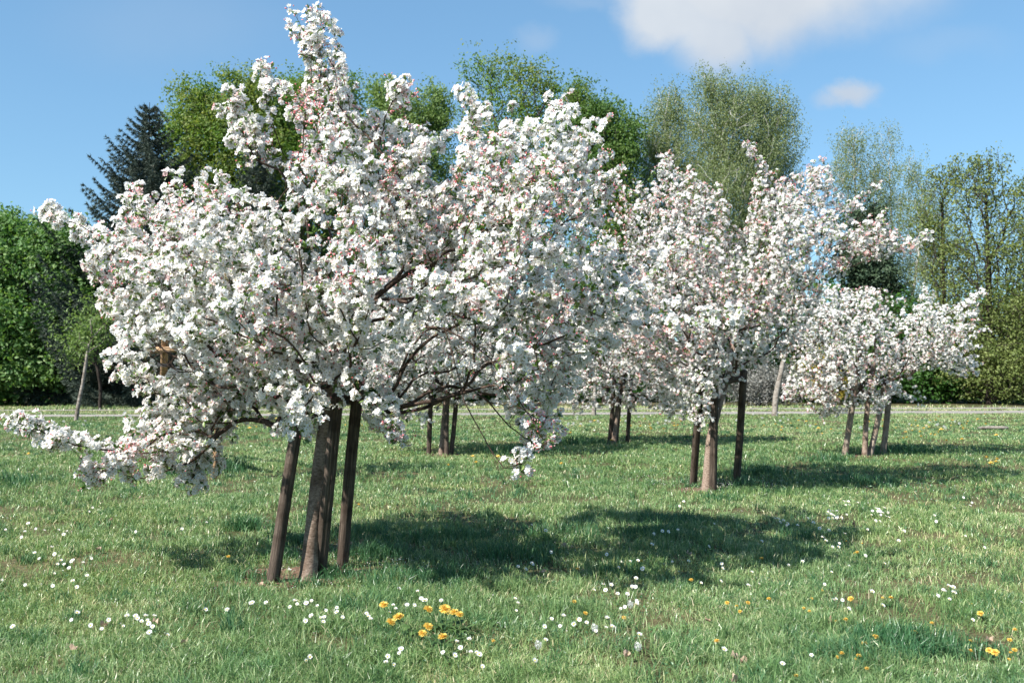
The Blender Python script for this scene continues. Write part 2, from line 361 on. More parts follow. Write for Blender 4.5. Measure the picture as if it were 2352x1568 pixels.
def make_grass():
    rng = np.random.default_rng(5); N = 1150000
    # distance with density falling as 1/d^2
    u = rng.random(N); d0, d1 = 4.2, 47.0; d = d0 * (d1 / d0) ** u
    x = rng.uniform(-.66, .66, N) * (d + 1.0)
    pn0 = path_y(x, 'n0'); pn1 = path_y(x, 'n1'); pf0 = path_y(x, 'f0'); pf1 = path_y(x, 'f1')
    ok = ~(((d > pn0) & (d < pn1)) | ((d > pf0) & (d < pf1)))
    for sx, sy, rx, ry, sd in SOIL:
        e = ((x - sx) / rx) ** 2 + ((d - sy) / ry) ** 2
        ok &= (e > .95) | (rng.random(N) < .16)
    bare = vnoise(x, d, .8, 3) * .45 + vnoise(x, d, .22, 4) * .3 + vnoise(x, d, .09, 6) * .25
    ok &= rng.random(N) < np.clip((bare - .33) * 4, .10, 1)
    x, d, bare = x[ok], d[ok], bare[ok]; n = len(x)
    lush = vnoise(x, d, 1.3, 21) * .30 + vnoise(x, d, .35, 22) * .32 + vnoise(x, d, .11, 23) * .38
    zone = vnoise(x, d, 5.0, 31)
    h = .042 + .085 * np.clip(lush - .25, 0, 1) ** 1.2 * 1.6
    h *= rng.uniform(.55, 1.35, n) * (1 + .15 * np.clip((9 - d) / 5, 0, 1))
    h *= np.where(d > 22, .75, 1)
    far = (d > path_y(x, 'f1')); h = np.where(far, h * 2.6, h)
    mid = (d > path_y(x, 'n1')) & (d < path_y(x, 'f0'))
    wd = np.maximum(.0042, d * .00062) * rng.uniform(.7, 1.4, n)
    lean = rng.uniform(.15, 1.5, n)
    var = np.clip(.42 - .42 * (lush - .5) * 1.6 + rng.normal(0, .19, n) + .22 * (zone - .5) + np.where(rng.random(n) < .06, .5, 0) + np.where(mid | far, .18, 0) + np.clip((d - 15) / 30, 0, 1) * .14, 0, 1)
    v, l, s, a = blades(rng, x, d, h, wd, lean, var)
    g = Geo(); g.add(v, l, s, 0, a)
    tag(link('grass', g.mesh('grass', [M['grass']])), kind='stuff', label='short green lawn grass with paler dry blades', cat='grass')
    # small broad leaves of clover, daisy and plantain between the blades
    rb = np.random.default_rng(15); nb = 60000; db = 4.3 * (30 / 4.3) ** rb.random(nb); xb = rb.uniform(-.64, .64, nb) * (db + .6)
    kb = (vnoise(xb, db, .5, 61) * .6 + vnoise(xb, db, .15, 62) * .4) > .5; xb, db = xb[kb], db[kb]; nb = len(xb)
    dirs = unit(rb, nb); dirs[:, 2] = np.abs(dirs[:, 2]) * .6; dirs /= np.linalg.norm(dirs, axis=1, keepdims=True)
    gl = Geo(); scatter(gl, *LEAF_LO, np.stack([xb, db, rb.uniform(.005, .045, nb)], 1), leaf_frames(dirs, rb, .1), np.maximum(.016, db * .0022) * rb.uniform(.6, 1.5, nb), rb.beta(1.5, 1.5, nb))
    tag(link('clover', gl.mesh('clover', [M['tuft']])), kind='stuff', label='small round leaves of clover and weeds low in the lawn', cat='clover')
    rp = np.random.default_rng(16); npz = 2600; ap = rp.uniform(0, 6.28, npz); qp = np.abs(rp.normal(0, 1.5, npz)); cxp = np.where(rp.random(npz) < .6, -.9, 3.0); cyp = np.where(cxp < 0, 7.9, 13.5)
    xp = cxp + qp * np.cos(ap) * 1.5; yp = cyp + qp * np.sin(ap); dq = unit(rp, npz); dq[:, 2] *= .4; dq /= np.linalg.norm(dq, axis=1, keepdims=True)
    gp = Geo(); scatter(gp, *LEAF_LO, np.stack([xp, yp, rp.uniform(.01, .06, npz)], 1), leaf_frames(dq, rp, .1), rp.uniform(.008, .013, npz) * np.maximum(1, yp / 9), rp.random(npz))
    tag(link('fallen_petals', gp.mesh('fallen_petals', [M['petal']])), kind='stuff', label='tiny fallen white petals in the grass under the trees', cat='petals')
    # longer dark tufts
    g = Geo(); rng = np.random.default_rng(8)
    spots = [D_g(560, 1215, .22, .16, 420), D_g(640, 1230, .1, .13, 120), D_g(2080, 1490, .42, .12, 1400), D_g(1960, 1520, .3, .12, 600), D_g(1020, 1240, .5, .13, 900), D_g(1180, 1280, .5, .13, 900),
             D_g(870, 1280, .35, .15, 700), D_g(1030, 1330, .3, .12, 500), D_g(770, 1325, .18, .11, 320), D_g(650, 1285, .16, .12, 260), D_g(700, 1345, .14, .06, 160), D_g(820, 1230, .4, .13, 700), D_g(900, 1340, .4, .12, 700), D_g(1300, 1230, .6, .12, 1000), D_g(660, 1250, .2, .12, 300), D_g(840, 1400, .3, .1, 400), D_g(480, 1085, .5, .22, 700), D_g(400, 1090, .4, .2, 500), D_g(540, 1080, .3, .22, 300), D_g(1560, 1200, .5, .12, 600),
             D_g(1740, 1090, .5, .18, 600), D_g(1720, 1120, .3, .15, 300), D_g(1990, 1110, .6, .15, 500), D_g(2060, 1040, .8, .2, 700), D_g(1330, 1020, .8, .2, 700), D_g(1180, 1040, .8, .2, 600), D_g(20, 1110, .6, .18, 500),
             D_g(560, 1330, .25, .11, 260), D_g(540, 1460, .1, .16, 90), D_g(1500, 1230, .4, .13, 500), D_g(1840, 1240, .3, .13, 350), D_g(1650, 1150, .3, .12, 250), D_g(1900, 1060, .4, .18, 300), D_g(1430, 1320, .25, .12, 260)]
    for c, r, hh, n in spots:
        a = rng.uniform(0, 2 * np.pi, n); q = np.sqrt(rng.random(n)) * r * (1 + .35 * np.sin(3 * a + c[0]))
        x = c[0] + q * np.cos(a); y = c[1] + q * np.sin(a) * .8
        v, l, s, at = blades(rng, x, y, 1.3 * hh * rng.uniform(.45, 1.15, n) * (1 - .45 * (q / r) ** 2), np.maximum(.0055, y * .0007) * rng.uniform(.7, 1.4, n), rng.uniform(.1, .9, n), rng.beta(2, 2.2, n))
        g.add(v, l, s, 0, at)
    # scattered small tufts
    m_ = 900; dd = 4.6 * (34 / 4.6) ** rng.random(m_); xx = rng.uniform(-.6, .6, m_) * dd
    for x0, y0 in zip(xx, dd):
        n = int(rng.uniform(18, 55)); q = rng.random(n) ** .7 * rng.uniform(.05, .14); a = rng.uniform(0, 6.28, n)
        v, l, s, at = blades(rng, x0 + q * np.cos(a), y0 + q * np.sin(a), rng.uniform(.07, .13) * rng.uniform(.5, 1.1, n), np.full(n, max(.0042, y0 * .0006)), rng.uniform(.2, 1.0, n), rng.beta(2, 1.8, n))
        g.add(v, l, s, 0, at)
    tag(link('long_grass', g.mesh('long_grass', [M['tuft']])), kind='stuff', label='longer dark green grass tufts in the lawn', cat='grass')
def D_g(dx, dy, r, h, n): return (ground_at(dx * K, dy * K), r, h, n)
# ------------------------------------------------------------------ tree growing
class Skel:
    def __init__(s, cap=60000):
        s.p = np.zeros((cap, 3)); s.par = np.full(cap, -1); s.len = np.zeros(cap); s.d = np.zeros((cap, 3)); s.n = 0
    def add(s, pos, par):
        i = s.n; s.p[i] = pos; s.par[i] = par
        if par >= 0:
            v = pos - s.p[par]; L = np.linalg.norm(v); s.len[i] = s.len[par] + L; s.d[i] = v / max(L, 1e-6)
        else: s.d[i] = (0, 0, 1)
        s.n += 1; return i
    def path(s, pts, par, step, rng, wig=0.0):
        """polyline of nodes through pts, spline smoothed"""
        pts = [np.asarray(q, float) for q in pts]
        if par is not None and par >= 0: pts = [s.p[par]] + pts
        ext = [2 * pts[0] - pts[1]] + pts + [2 * pts[-1] - pts[-2]]
        last = par if par is not None else -1
        if last < 0: last = s.add(pts[0], -1)
        for k in range(1, len(ext) - 2):
            a, b, c, d = ext[k - 1:k + 3]; m = max(1, int(np.linalg.norm(c - b) / step))
            for j in range(1, m + 1):
                t = j / m
                q = .5 * ((2 * b) + (-a + c) * t + (2 * a - 5 * b + 4 * c - d) * t * t + (-a + 3 * b - 3 * c + d) * t ** 3)
                last = s.add(q + rng.normal(0, wig, 3), last)
        return last
    def nearest(s, q): return int(np.argmin(np.linalg.norm(s.p[:s.n] - q, axis=1)))
    def attract(s, att, step, alpha, beta, rng, sag=0.0, wig=0.08, curl=0.35, first=0):
        order = np.argsort(np.linalg.norm(att - s.p[0], axis=1) + rng.normal(0, .15, len(att)))
        for i in order:
            a = att[i]; n = s.n; v = a - s.p[first:n]; L = np.linalg.norm(v, axis=1) + 1e-6
            cosv = (v * s.d[first:n]).sum(1) / L
            cost = L * (1 + beta * (1 - cosv)) + alpha * s.len[first:n]
            k = int(np.argmin(cost)) + first; L = np.linalg.norm(a - s.p[k])
            if L < step * .4: continue
            m = max(1, int(round(L / step)))
            ctrl = s.p[k] + s.d[k] * L * curl + (a - s.p[k]) * .25 + rng.normal(0, wig * L, 3) + np.array([0, 0, sag * L])
            last = k; p0 = s.p[k].copy()
            for j in range(1, m + 1):
                t = j / m
                q = (1 - t) ** 2 * p0 + 2 * t * (1 - t) * ctrl + t * t * a
                if j < m: q = q + rng.normal(0, wig * step * .8, 3)
                last = s.add(q, last)
    def finish(s, r0, expo, rmax=1.0):
        n = s.n; s.p = s.p[:n]; s.par = s.par[:n]; s.d = s.d[:n]; s.len = s.len[:n]
        kids = np.zeros(n, int); cnt = np.zeros(n)
        for i in range(n - 1, 0, -1):
            if kids[i] == 0: cnt[i] = 1
            p = s.par[i]
            if p >= 0: kids[p] += 1; cnt[p] += cnt[i]
        if kids[0] == 0: cnt[0] = 1
        s.cnt = cnt; s.kids = kids; s.r = np.minimum(r0 * cnt ** expo, rmax)
        # smooth the radii along each branch so they taper
        best = np.full(n, -1)
        for i in range(1, n):
            p = s.par[i]
            if p >= 0 and (best[p] < 0 or cnt[i] > cnt[best[p]]): best[p] = i
        s.best = best

def skel_geo(sk, geo, sel=None, mat=0, fat=1.0):
    n = sk.n; idx = np.arange(1, n); idx = idx[sk.par[idx] >= 0]
    if sel is not None: idx = idx[sel[idx]]
    p = sk.par[idx]; main = sk.best[p] == idx
    rc = sk.r[idx] * fat; rp = np.where(main, sk.r[p] * fat, np.minimum(sk.r[p] * fat, rc * 1.25))
    dp = np.where(main[:, None] & (sk.par[p] >= 0)[:, None], sk.d[p], sk.d[idx])
    nx = sk.best[idx]; dc = sk.d[idx]
    ref = np.array([0.31, 0.17, 0.93]); ref /= np.linalg.norm(ref)
    def ring(c, d, r, k):
        x = np.cross(np.broadcast_to(ref, d.shape), d); nn = np.linalg.norm(x, axis=1, keepdims=True)
        x = np.where(nn < .05, np.array([[1.0, 0, 0]]), x / np.maximum(nn, 1e-6)); y = np.cross(d, x)
        a = np.arange(k) / k * 2 * np.pi
        return c[:, None] + r[:, None, None] * (np.cos(a)[None, :, None] * x[:, None] + np.sin(a)[None, :, None] * y[:, None])
    for lo, hi, k in ((0.022, 99, 10), (0.007, 0.022, 6), (0, 0.007, 3)):
        s_ = (rc > lo) & (rc <= hi)
        if not s_.any(): continue
        A = ring(sk.p[p[s_]], dp[s_], rp[s_], k); B = ring(sk.p[idx[s_]], dc[s_], rc[s_], k)
        v = np.concatenate([A, B], 1); m_ = len(v); j = np.arange(k); j2 = (j + 1) % k
        q = np.stack([j, j2, j2 + k, j + k], 1).ravel()
        loops = (q[None] + (np.arange(m_) * 2 * k)[:, None]).ravel()
        geo.add(v.reshape(-1, 3), loops, np.full(m_ * k, 4), mat, 0.5)

# ------------------------------------------------------------------ blossom templates
def petal_parts(detail):
    v = []; f = []; m_ = []
    for i in range(5):
        a = i * 2 * math.pi / 5; ca, sa = math.cos(a), math.sin(a); b = len(v)
        if detail:
            pts = [(0.08, 0, 0), (.50, .36, .15), (.88, .33, .20), (1.0, 0, .24), (.88, -.33, .20), (.50, -.36, .15), (.55, 0, .02)]
            fs = [(0, 1, 6), (0, 6, 5), (6, 1, 2, 3), (6, 3, 4, 5)]
        else:
            pts = [(0.05, 0, 0), (.66, .40, .16), (1.0, 0, .20), (.66, -.40, .16)]
            fs = [(0, 1, 2, 3)]
        for x, y, z in pts: v.append((x * ca - y * sa, x * sa + y * ca, z))
        for q in fs: f.append(tuple(b + k for k in q)); m_.append(0)
    b = len(v)
    if detail:
        for i in range(5):
            a = (i + .5) * 2 * math.pi / 5; v.append((.22 * math.cos(a), .22 * math.sin(a), .10))
        v.append((0, 0, .22))
        for i in range(5): f.append((b + i, b + (i + 1) % 5, b + 5)); m_.append(1)
    else:
        for i in range(4):
            a = i * math.pi / 2; v.append((.17 * math.cos(a), .17 * math.sin(a), .12))
        f.append((b, b + 1, b + 2, b + 3)); m_.append(1)
    b = len(v); v += [(.07, 0, 0), (-.07, 0, 0), (-.05, .1, -1.3), (.05, .1, -1.3)]; f.append((b, b + 1, b + 2, b + 3)); m_.append(2)
    return np.array(v), f, m_
FLOWER_HI, FLOWER_LO = petal_parts(True), petal_parts(False)
BUD = (np.array([(0, 0, -.9), (.62, 0, 0), (0, .62, 0), (-.62, 0, 0), (0, -.62, 0), (0, 0, .95), (.5, .5, .3), (-.5, .5, .3), (-.5, -.5, .3), (.5, -.5, .3)]),
       [(0, 2, 6, 1), (0, 3, 7, 2), (0, 4, 8, 3), (0, 1, 9, 4), (1, 6, 5), (6, 2, 5), (2, 7, 5), (7, 3, 5), (3, 8, 5), (8, 4, 5), (4, 9, 5), (9, 1, 5)], [0] * 12)
LEAF = (np.array([(0, 0, 0), (.35, .24, .07), (.75, .19, .05), (1.05, 0, -.07), (.75, -.19, .05), (.35, -.24, .07), (.45, 0, -.01)]),
        [(0, 6, 1), (0, 5, 6), (6, 3, 2, 1), (6, 5, 4, 3)], [0] * 4)
LEAF_LO = (np.array([(0, 0, 0), (.45, .27, .06), (1.0, 0, -.05), (.45, -.27, .06)]), [(0, 3, 2, 1)], [0])

def leaf_frames(dirs, rng, droop=0.0, upw=1.0):
    """leaf templates run along +x: third column is the leaf normal"""
    x = dirs + np.array([0, 0, -droop]); x /= np.linalg.norm(x, axis=1, keepdims=True)
    up = rng.normal(0, .45 if upw == 1 else 1.0, x.shape) + np.array([-.35, -.2, upw])
    y = np.cross(up, x); y /= np.maximum(np.linalg.norm(y, axis=1, keepdims=True), 1e-6); z = np.cross(x, y)
    return np.stack([x, y, z], 2)

def unit(rng, n):
    v = rng.normal(0, 1, (n, 3)); return v / np.linalg.norm(v, axis=1, keepdims=True)

def blossoms(sk, rng, rmax, spacing, nf, fs, hi, budp, keep, base, root, leafn=3.2, leafs=.05, pinkish=False):
    """flower clusters on short spurs along every thin branch"""
    idx = np.where((sk.r < rmax) & (sk.par >= 0))[0]
    a = sk.p[sk.par[idx]]; b = sk.p[idx]; L = np.linalg.norm(b - a, axis=1)
    num = L / spacing; cnt = np.floor(num + rng.random(len(num))).astype(int)
    i = np.repeat(np.arange(len(idx)), cnt)
    t = rng.random(len(i))[:, None]; c = a[i] * (1 - t) + b[i] * t; dr = sk.d[idx][i]; node = idx[i]
    tips = np.where(sk.kids[:sk.n] == 0)[0]; tips = tips[sk.par[tips] >= 0]
    c = np.concatenate([c, sk.p[tips]]); dr = np.concatenate([dr, sk.d[tips]]); istip = np.r_[np.zeros(len(i), bool), np.ones(len(tips), bool)]
    kp = rng.random(len(c)) < keep(c)
    c, dr, istip = c[kp], dr[kp], istip[kp]; n = len(c)
    side = unit(rng, n); side -= (side * dr).sum(1, keepdims=True) * dr * .7
    side += np.array([0, 0, .35]) + dr * .25 + np.where(istip, 1.2, 0)[:, None] * dr
    side /= np.linalg.norm(side, axis=1, keepdims=True)
    ln = rng.uniform(.012, .045, n); cc = c + side * ln[:, None]
    patch = vnoise(c[:, 0] * 1.0 + 7 + c[:, 1], c[:, 2] + c[:, 1] * .7, .38, 5)
    bp = np.clip(budp * (0.2 + 3.4 * np.clip(patch - .5, 0, 1) * 2) + np.clip((c[:, 0] - .15) * 1.2, 0, 1) * np.clip(c[:, 2] - 2.3, 0, 1) * (c[:, 1] < 10) * .25 * (patch > .45) + np.where(istip, .22, 0) + np.clip(c[:, 2] - 3.4, 0, 1) * .18, 0, .85)
    nfl = np.maximum(1, rng.poisson(nf, n)); j = np.repeat(np.arange(n), nfl); m_ = len(j)
    out = unit(rng, m_) + side[j] * 1.0; out /= np.linalg.norm(out, axis=1, keepdims=True)
    isb = rng.random(m_) < bp[j]
    pos = cc[j] + out * rng.uniform(.018, .045, m_)[:, None] * (fs / .026)
    nor = out + rng.normal(0, .35, (m_, 3)) + np.array([-.22, -.14, .18]); rot = frames(nor, rng)
    fg, lg, bgd = Geo(), Geo(), Geo()
    f = ~isb; k = f.sum(); sz = fs * rng.uniform(.70, 1.18, k)
    scl_ = np.stack([sz, sz, sz * rng.uniform(.4, 2.0, k)], 1)
    tv, tf, tm = FLOWER_HI if hi else FLOWER_LO
    var = np.clip(rng.beta(2.2, 1.2, k) - bp[j][f] * .45, 0, 1)
    scatter(fg, tv, tf, tm, pos[f], rot[f], scl_, var)
    k = isb.sum(); sb = fs * rng.uniform(.30, .52, k)
    if k: scatter(bgd, *BUD, pos[isb] + out[isb] * .006, rot[isb], np.stack([sb * .8, sb * .8, sb * 1.15], 1), np.clip(rng.beta(1.6, 1.5, k), 0, 1))
    nl = rng.poisson(leafn, n); q = np.repeat(np.arange(n), nl); k = len(q)
    ld_ = unit(rng, k) * .9 + side[q] * .8; ld_ /= np.linalg.norm(ld_, axis=1, keepdims=True)
    lt = LEAF if hi else LEAF_LO
    scatter(lg, *lt, c[q] + side[q] * (ln[q] * .5)[:, None] + ld_ * .006, leaf_frames(ld_, rng, .1), leafs * rng.uniform(.6, 1.25, k), rng.beta(1.6, 1.8, k))
    pm = M['petal_pink'] if pinkish else M['petal']
    link('blossom', fg.mesh('blossom', [pm, M['eye'], M['pedicel']], False, base), root)
    link('foliage', lg.mesh('foliage', [M['apple_leaf']], False, base), root)
    if bgd.n: tag(link('bud', bgd.mesh('bud', [M['bud']], True, base), root), kind='stuff')
    return n, m_

def shaft(c):
    k = 1 / math.tan(R(SUN_EL)); gx = c[:, 0] - SUN_V[0] * k * c[:, 2]; gy = c[:, 1] - SUN_V[1] * k * c[:, 2]
    n = vnoise(gx, gy, .62, 71) * .65 + vnoise(gx, gy, .25, 72) * .35
    return np.where(gx > -.2, n, 1.0)
def crown_points(poly, Yc, rng, sep, inset, dmax, dk, tries, bias=None, front=1.0, back=1.0, hole_min=.38):
    """attraction points inside an outline (2352 px frame), given real depth"""
    poly = np.array(poly, float) * K; lo = poly.min(0); hi = poly.max(0)
    px = rng.uniform(lo[0], hi[0], tries); py = rng.uniform(lo[1], hi[1], tries)
    ins, dist = in_poly(px, py, poly); ok = ins & (dist > inset); px, py, dist = px[ok], py[ok], dist[ok]
    m_per = Yc / F
    hd = np.minimum(np.sqrt(np.maximum(dist - inset, 0) * m_per * dmax) * dk + .04, dmax)
    off = rng.uniform(-1, 1, len(px)) * hd; off = np.where(off < 0, off * front, off * back)
    if bias is not None: off = bias(px, py, off)
    pts = []; cell = {}
    for a, b, o in zip(px, py, off):
        q = P(a, b, Yc + o)
        if q[2] < .62: continue
        key = tuple((q / sep).astype(int)); bad = False
        for dx in (-1, 0, 1):
            for dy in (-1, 0, 1):
                for dz in (-1, 0, 1):
                    for w_ in cell.get((key[0] + dx, key[1] + dy, key[2] + dz), ()):
                        if np.sum((w_ - q) ** 2) < sep * sep: bad = True; break
                    if bad: break
                if bad: break
            if bad: break
        if not bad: pts.append(q); cell.setdefault(key, []).append(q)
    pts = np.array(pts)
    hole = vnoise(pts[:, 0] + pts[:, 1] * .4 + 11, pts[:, 2] + pts[:, 1] * .7, .5, 41) * .6 + vnoise(pts[:, 0] - pts[:, 2] * .7, pts[:, 1] + 5, .55, 42) * .4
    x_ = pts[:, 0] / pts[:, 1] * F + 512
    if bias is not None:
        # openings in the crown that let shafts of sun reach the grass
        pts_k = shaft(pts) > .34; pts, hole, x_ = pts[pts_k], hole[pts_k], x_[pts_k]
    return pts[hole > hole_min + (np.where(x_ > 330, .055, np.where(x_ < 270, -.12, 0)) if bias is not None else 0)]

def tube(geo, pts, radii, k=16, mat=0, rng=None, rough=0.0):
    pts = np.asarray(pts, float); n = len(pts); d = np.gradient(pts, axis=0); d /= np.linalg.norm(d, axis=1, keepdims=True)
    x = np.cross(np.array([0, 1.0, 0.05]), d); x /= np.linalg.norm(x, axis=1, keepdims=True); y = np.cross(d, x)
    a = np.arange(k) / k * 2 * np.pi; r = np.asarray(radii)[:, None] * (1 + (rng.normal(0, rough, (n, k)) if rng is not None else 0))
    v = pts[:, None] + r[..., None] * (np.cos(a)[None, :, None] * x[:, None] + np.sin(a)[None, :, None] * y[:, None])
    i = np.arange(n - 1)[:, None] * k; j = np.arange(k)[None]; j2 = (j + 1) % k
    q = np.stack([i + j, i + j2, i + k + j2, i + k + j], 2).reshape(-1)
    geo.add(v.reshape(-1, 3), q, np.full((n - 1) * k, 4), mat)

def spline(pts, m_=8):
    pts = [np.asarray(q, float) for q in pts]; e = [2 * pts[0] - pts[1]] + pts + [2 * pts[-1] - pts[-2]]; out = []
    for k in range(1, len(e) - 2):
        a, b, c, d = e[k - 1:k + 3]
        for t in np.arange(m_) / m_:
            out.append(.5 * ((2 * b) + (-a + c) * t + (2 * a - 5 * b + 4 * c - d) * t * t + (-a + 3 * b - 3 * c + d) * t ** 3))
    out.append(pts[-1]); return np.array(out)

def blossom_tree(name, label, seed, Yc, trunk, limbs, poly, sep, inset, dmax, dk, tries, r0, hi, budp, spacing, nf, fs, keep, trunk_r, step=.08,
                 front=1.0, back=1.0, pinkish=False, rthin=.0085, leafn=2.7, leafs=.043, alpha=.28, bias=None, extra=(), hole_min=.38):
    rng = np.random.default_rng(seed)
    base = D(*trunk[0]); base[2] = 0
    root = empty(name, base); tag(root, label, 'tree', 'flowering crab apple trees on the lawn')
    tp = [D(*q) for q in trunk]; tp[0][2] = -.05
    sk = Skel(); sk.path(tp, None, step, rng); ntr = sk.n
    tops = {0: ntr - 1}
    for lim in limbs:
        pts = [D(*q) for q in lim]; k = sk.nearest(pts[0]); sk.path(pts[1:] if np.linalg.norm(sk.p[k] - pts[0]) < .12 else pts, k, step, rng, .006)
    att = crown_points(poly, Yc, rng, sep, inset, dmax, dk, tries, bias, front=front, back=back, hole_min=hole_min)
    for bx, by, bY, br, bn in extra:
        att = np.concatenate([att, D(bx, by, bY) + unit(rng, bn) * (rng.random((bn, 1)) ** .5) * br])
    firstn = int(ntr * .72)
    sk.attract(att, step, alpha, .35, rng, sag=-.02, wig=.07, first=firstn)
    sk.finish(r0, .5)
    # trunk mesh
    tg = Geo(); tpts = spline(tp, 10); tr = np.linspace(trunk_r[0], trunk_r[1], len(tpts))
    h = np.arange(len(tpts)) / len(tpts); tr = tr * (1 + .28 * np.exp(-h * 14)) * (1 + rng.normal(0, .012, len(tpts)))
    tube(tg, tpts, tr, 18, 0, rng, .012)
    link('trunk', tg.mesh('trunk', [M['trunk_bark']], True, base), root)
    cg = Geo(); sel = np.ones(sk.n, bool); sel[:int(ntr * .93)] = False
    sk.r = np.minimum(sk.r, trunk_r[1] * .92)
    skel_geo(sk, cg, sel); cr = link('crown', cg.mesh('crown', [M['twig']], True, base), root)
    n, m_ = blossoms(sk, rng, rthin, spacing, nf, fs, hi, budp, keep, base, cr, leafn, leafs, pinkish)
    print(name, 'attractors', len(att), 'nodes', sk.n, 'clusters', n, 'flowers', m_)
    return root

# the near tree -----------------------------------------------------------------
POLY1 = [(655,20),(700,0),(740,-8),(778,60),(760,100),(790,130),(805,180),(830,230),(860,252),(885,262),(890,215),(880,195),(920,176),(962,195),(950,222),(918,242),(908,268),
 (960,285),(1012,282),(1012,345),(988,385),(1003,425),(1040,420),(1038,395),(1050,340),(1040,300),(1060,260),(1033,200),(1080,192),(1115,230),(1150,258),(1182,238),(1205,262),(1222,268),(1258,210),(1300,193),
 (1322,230),(1340,268),(1402,262),(1418,290),(1395,335),(1440,365),(1425,420),(1400,480),(1440,520),(1465,570),(1520,585),(1560,552),(1640,535),(1640,590),(1560,640),(1630,655),(1710,690),(1725,730),
 (1640,772),(1500,790),(1430,780),(1370,850),(1300,930),(1303,1000),(1292,1048),(1240,1052),(1205,1000),(1150,985),(1120,920),(1060,920),(1000,870),(925,870),(945,930),(948,1010),(925,1042),(878,1032),(878,990),
 (818,1002),(812,970),(868,955),(860,905),(820,885),(742,872),(742,1000),(680,1015),(612,1008),(618,965),(590,950),(545,1000),(525,1082),(470,1100),(462,1142),(408,1142),(408,1090),(335,1085),(318,1055),
 (250,1112),(188,1118),(188,1085),(238,1060),(250,1040),(205,1030),(100,1038),(10,995),(10,948),(60,952),(110,972),(190,995),(235,1008),(320,960),(310,900),(262,885),(222,840),(238,798),(260,760),(215,695),
 (205,640),(172,590),(182,560),(140,535),(66,498),(78,462),(132,478),(182,515),(215,498),(270,500),(275,430),(300,400),(345,430),(368,460),(372,368),(412,385),(440,428),(455,378),(505,385),(560,432),(600,428),
 (575,385),(512,335),(510,218),(545,222),(580,260),(608,300),(600,345),(670,352),(672,290),(648,250),(585,195),(588,152),(645,168),(700,205),(712,200),(698,150),(668,110),(655,60)]
c1 = 7.4
TR1 = [(706,1325,c1),(722,1180,c1),(742,1010,c1+.02),(765,880,c1+.05),(790,760,c1+.05)]
L1 = [
 [(790,760,c1+.05),(840,640,c1+.1),(900,520,c1+.05),(945,450,c1-.05),(905,390,c1-.1),(851,322,c1-.15),(800,270,c1-.1),(742,181,c1-.05),(702,84,c1),(712,15,c1)],
 [(790,760,c1+.05),(840,660,c1-.2),(870,575,c1-.45),(759,590,c1-.75),(686,600,c1-.9),(597,612,c1-1.0),(480,600,c1-1.1),(380,560,c1-1.1)],
 [(857,560,c1-.55),(778,551,c1-.8),(682,535,c1-.9),(610,470,c1-.8),(480,420,c1-.8)],
 [(790,760,c1+.05),(740,640,c1+.4),(690,480,c1+.5),(640,390,c1+.5),(589,368,c1+.5),(545,270,c1+.5)],
 [(790,760,c1+.05),(760,700,c1-.3),(640,650,c1-.6),(500,640,c1-.6),(380,600,c1-.5),(250,550,c1-.4),(100,482,c1-.4)],
 [(775,820,c1+.05),(700,830,c1-.3),(631,808,c1-.6),(587,782,c1-.8),(516,764,c1-.9),(420,760,c1-1.0),(300,780,c1-.9)],
 [(770,850,c1+.05),(690,870,c1+.3),(560,880,c1+.6),(440,950,c1+.6),(330,1025,c1+.2),(230,1032,c1-.1),(120,1000,c1-.3),(25,965,c1-.4)],
 [(330,1025,c1+.2),(270,1070,c1+.1),(200,1098,c1+.1)],
 [(790,760,c1+.05),(880,730,c1-.3),(980,711,c1-.5),(1092,728,c1-.5),(1180,700,c1-.4),(1290,690,c1-.3),(1420,740,c1-.5),(1560,740,c1-.8),(1690,715,c1-.9)],
 [(840,700,c1-.2),(920,720,c1-.5),(974,692,c1-.7),(1002,658,c1-.75),(1090,640,c1-.7),(1180,590,c1-.5)],
 [(880,730,c1-.3),(974,748,c1-.7),(1022,752,c1-.85),(1062,780,c1-.9),(1123,821,c1-.9),(1180,900,c1-.9),(1250,1000,c1-.9)],
 [(1022,752,c1-.85),(1040,810,c1-.9),(1048,850,c1-.95),(1062,922,c1-1.0),(1106,993,c1-1.0),(1140,1060,c1-1.0),(1154,1105,c1-1.0)],
 [(1124,1020,c1-1.0),(1160,1075,c1-1.0),(1195,1065,c1-1.0)],
 [(790,760,c1+.05),(900,650,c1+.2),(1010,600,c1+.2),(1092,560,c1+.15),(1133,541,c1+.1),(1177,547,c1+.05),(1210,563,c1+.05),(1270,595,c1+.05),(1362,611,c1+.1),(1500,590,c1-.3),(1610,560,c1-.5)],
 [(900,650,c1+.2),(1000,520,c1+.6),(1080,420,c1+.7),(1150,330,c1+.7),(1180,250,c1+.7)],
 [(1092,560,c1+.15),(1200,450,c1+.4),(1270,340,c1+.4),(1305,220,c1+.4)],
 [(1000,520,c1+.6),(1050,400,c1+.6),(1070,300,c1+.6),(1052,215,c1+.6)],
 [(790,760,c1+.05),(880,700,c1+.6),(1000,680,c1+1.1),(1150,700,c1+1.3),(1280,720,c1+1.3)],
 [(790,760,c1+.05),(700,680,c1+.6),(560,640,c1+1.1),(420,640,c1+1.2),(300,560,c1+1.1)],
 [(790,760,c1+.05),(780,600,c1+.6),(720,450,c1+.9),(640,330,c1+.7),(600,175,c1+.4)],
 [(775,820,c1+.05),(800,860,c1-.5),(830,905,c1-.7),(880,940,c1-.8),(912,1010,c1-.85)],
 [(775,820,c1+.05),(740,880,c1-.6),(690,940,c1-.85),(660,975,c1-.9)],
 [(905,390,c1-.1),(950,340,c1-.1),(990,300,c1-.1)],
 [(870,330,c1-.15),(885,270,c1-.1),(905,225,c1-.1),(935,195,c1-.1)],
 [(560,880,c1+.6),(500,960,c1+.6),(460,1040,c1+.5),(438,1120,c1+.5)],
]
